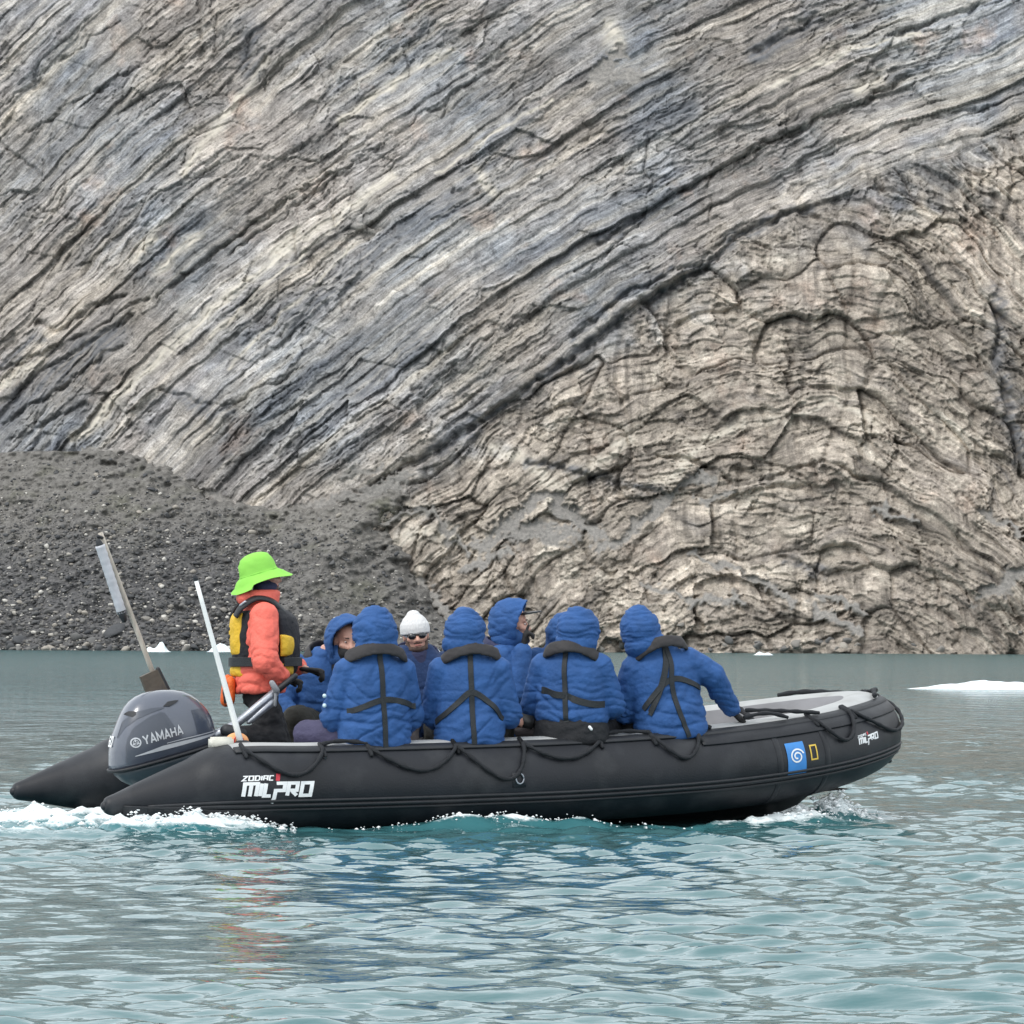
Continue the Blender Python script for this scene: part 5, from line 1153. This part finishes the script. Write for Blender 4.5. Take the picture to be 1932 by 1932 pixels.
obj('shoulder_strap', sweep(P, .02, flat=(.034, .009), up=U), M_WEB, p.o)
P2 = P * [-1, 1, 1]; obj('shoulder_strap', sweep(P2, .02, flat=(.034, .009), up=[u_ * [-1, 1, 1] for u_ in U]), M_WEB, p.o)
obj('strap_buckle', merge([cap(P[6] + [.0, -.005, .012], P[8] + [.02, -.005, .012], .010, .010, 8)]), M_METAL, p.o)
p.part('waist_pouch', remesh([xf(cap((-.04, -.215, -.06), (-.04, -.205, .045), .058, .050, 14, .7, (0, 1, 0)), p.Lm), xf(cap((.05, -.20, -.06), (.05, -.195, .04), .05, .045, 14, .7, (0, 1, 0)), p.Lm)], .011, 2), M_ORB)
obj('pouch_zip', sweep([p.Lm @ Vector(q_) for q_ in ((.085, -.235, -.09), (.09, -.245, -.02), (.085, -.235, .06))], .008, 6), M_BRN, p.o)
# --- things held or lying in the boat
q_ = PE.mw @ Vector((.345, .285, .125)); t_ = tag(empty('camera', Matrix.Translation(q_) @ Matrix.Rotation(math.radians(-18), 4, 'Z')), 'small black camera held in a bare hand beside the blue parka', 'camera')
bevel_box('camera_body', (0, 0, 0), (.14, .06, .085), .012, M_CAMB, t_, Matrix.Rotation(math.radians(12), 4, 'Y')); obj('lens_barrel', cap((.0, .03, 0), (.0, .085, 0), .032, .030, 16), M_CAMB, t_)
ps = at(1196, 1398, -.72); ps[2] = .262; t_ = thing('dry_bag', ps, 'black dry bag propped on the near tube against the leaning passenger', 'bag')
me = remesh([loft([(0, 0, 0, .085, .07), (0, 0, .06, .10, .08), (.03, 0, .20, .085, .065), (.075, 0, .33, .05, .03), (.09, 0, .37, .045, .012)], 24)], .011, 2); puff(me, 3, .006); link('bag_body', me, M_BLK, t_)
obj('carry_strap', sweep(crom([(.09, -.02, .36), (.13, -.05, .42), (.17, -.06, .46), (.20, -.06, .52)], 6), .014, 8), M_WEB, t_)

# ================================================================== DRIFTING ICE
def ice_mat():
    m, t, b = nodes('glacier_ice'); b.inputs['Base Color'].default_value = (.80, .87, .90, 1); b.inputs['Roughness'].default_value = .45; b.inputs['Subsurface Weight'].default_value = .3; b.inputs['Subsurface Radius'].default_value = (.1, .2, .25); b.inputs['Subsurface Scale'].default_value = .4
    N, L = t.nodes, t.links; n = N.new('ShaderNodeTexNoise'); n.inputs['Scale'].default_value = 5; n.inputs['Detail'].default_value = 8; bp = N.new('ShaderNodeBump'); bp.inputs['Strength'].default_value = .5; bp.inputs['Distance'].default_value = .08
    tc = N.new('ShaderNodeTexCoord'); L.new(tc.outputs['Object'], n.inputs['Vector']); L.new(n.outputs[0], bp.inputs['Height']); L.new(bp.outputs[0], b.inputs['Normal']); return m
M_ICE = ice_mat()
def ice(uu, vv, size, label, seed, peaks):
    dr = _F + _R2 * (uu - 966) / FPX - _U2 * (vv - 966) / FPX; k = -CAM_H / dr[2]; pos = CAM_P + dr * k
    n, m_ = 60, 24; xs = np.linspace(-1, 1, n); ys = np.linspace(-1, 1, m_); XX, YY = [a.ravel() for a in np.meshgrid(xs, ys)]
    rr = XX ** 2 * .96 + YY ** 2; base = np.clip(1 - rr ** 1.5, 0, 1) ** .5
    top = sum(h_ * np.exp(-((XX - c) / w_) ** 2) for c, w_, h_ in peaks); z = base * top * (1 + .25 * fbm(XX * 3 + seed, YY * 3, 3, seed)) - .10 * (base <= 0.02) - .03
    P = np.stack([XX * size[0], YY * size[1], z * size[2]], 1); me = grid_mesh('ice', P, n, m_); o = link('ice_floe', me, M_ICE); o.location = tuple(pos); tag(o, label, 'ice', 'drifting pieces of glacier ice'); return o
ice(1860, 1300, (1.95, .9, .135), 'long low white ice floe drifting at the right edge', 400, [(-.55, .35, .55), (-.1, .25, .9), (.3, .3, .75), (.7, .4, .5), (0, .8, .25)])
ice(296, 1230, (1.45, .8, .62), 'pointed bluish white ice lump beneath the stony slope', 401, [(-.5, .22, .55), (.35, .3, 1.0), (0, .5, .45)])
ice(414, 1230, (1.25, .7, .50), 'flat topped ice lump behind the thin white pole', 402, [(-.4, .35, .75), (.1, .4, .9), (.5, .5, .8)])
ice(821, 1231, (.75, .5, .55), 'small white ice lump beside the shoulder of the knit cap wearer', 403, [(-.1, .6, 1)])
ice(1000, 1233, (.5, .4, .35), 'tiny white ice lump left of the third near parka', 404, [(0, .6, 1)])
ice(1440, 1236, (.85, .5, .28), 'tiny flat scrap of ice below the cliff, right of the leaning passenger', 405, [(-.4, .4, .9), (.5, .4, .7)])

# ================================================================== SPRAY
def spray(name, n, fn, seed):
    r = np.random.default_rng(seed); O = np.array([[1, 0, 0], [-1, 0, 0], [0, 1, 0], [0, -1, 0], [0, 0, 1], [0, 0, -1]], float); T0 = np.array([[0, 2, 4], [2, 1, 4], [1, 3, 4], [3, 0, 4], [2, 0, 5], [1, 2, 5], [3, 1, 5], [0, 3, 5]])
    C_ = fn(r, n); S_ = np.minimum(.0035 + .0035 * r.pareto(2.2, len(C_)), .022)
    V = (C_[:, None, :] + O[None] * (S_[:, None, None] * np.array([1.3, 1.3, .8]))).reshape(-1, 3); T = (T0[None] + 6 * np.arange(len(C_))[:, None, None]).reshape(-1, 3)
    o = link(name, tri_mesh(name, V, T), M_SPRAY); tag(o, kind='stuff'); return o
M_SPRAY = mat('white_spray', (.88, .91, .92), .9, .03, 30)
def on_water(L):
    P = np.array([MB @ Vector(q_) for q_ in L]); zz = np.array([water_z(a[0], a[1]) for a in P]); P[:, 2] = zz; return P
def bow_spray(r, n):
    x = r.normal(4.3, .24, n); y = -np.interp(x, [3, 3.6, 4.2, 4.7, 5.2], [1.1, .95, .62, .25, .05]) - .03 - np.abs(r.normal(0, .13, n)); P = on_water(np.stack([x, y, 0 * x], 1)); P[:, 2] += np.abs(r.normal(0, .030, n)) * np.exp(-((x - 4.3) / .3) ** 2) - .004; return P
def mid_spray(r, n):
    x = r.normal(1.75, .5, n); y = -1.2 - np.abs(r.normal(0, .07, n)); P = on_water(np.stack([x, y, 0 * x], 1)); P[:, 2] += np.abs(r.normal(0, .012, n)) - .004; return P
def stern_spray(r, n):
    x = r.uniform(-2.2, .35, n); y = np.where(x > -.7, -1.12 - np.abs(r.normal(0, .09, n)), r.uniform(-1.3, 1.4, n)); P = on_water(np.stack([x, y, 0 * x], 1)); P[:, 2] += np.abs(r.normal(0, .016, n)) - .004; return P
spray('bow_spray', 1300, bow_spray, 1); spray('side_spray', 220, mid_spray, 2); spray('stern_spray', 1300, stern_spray, 3)
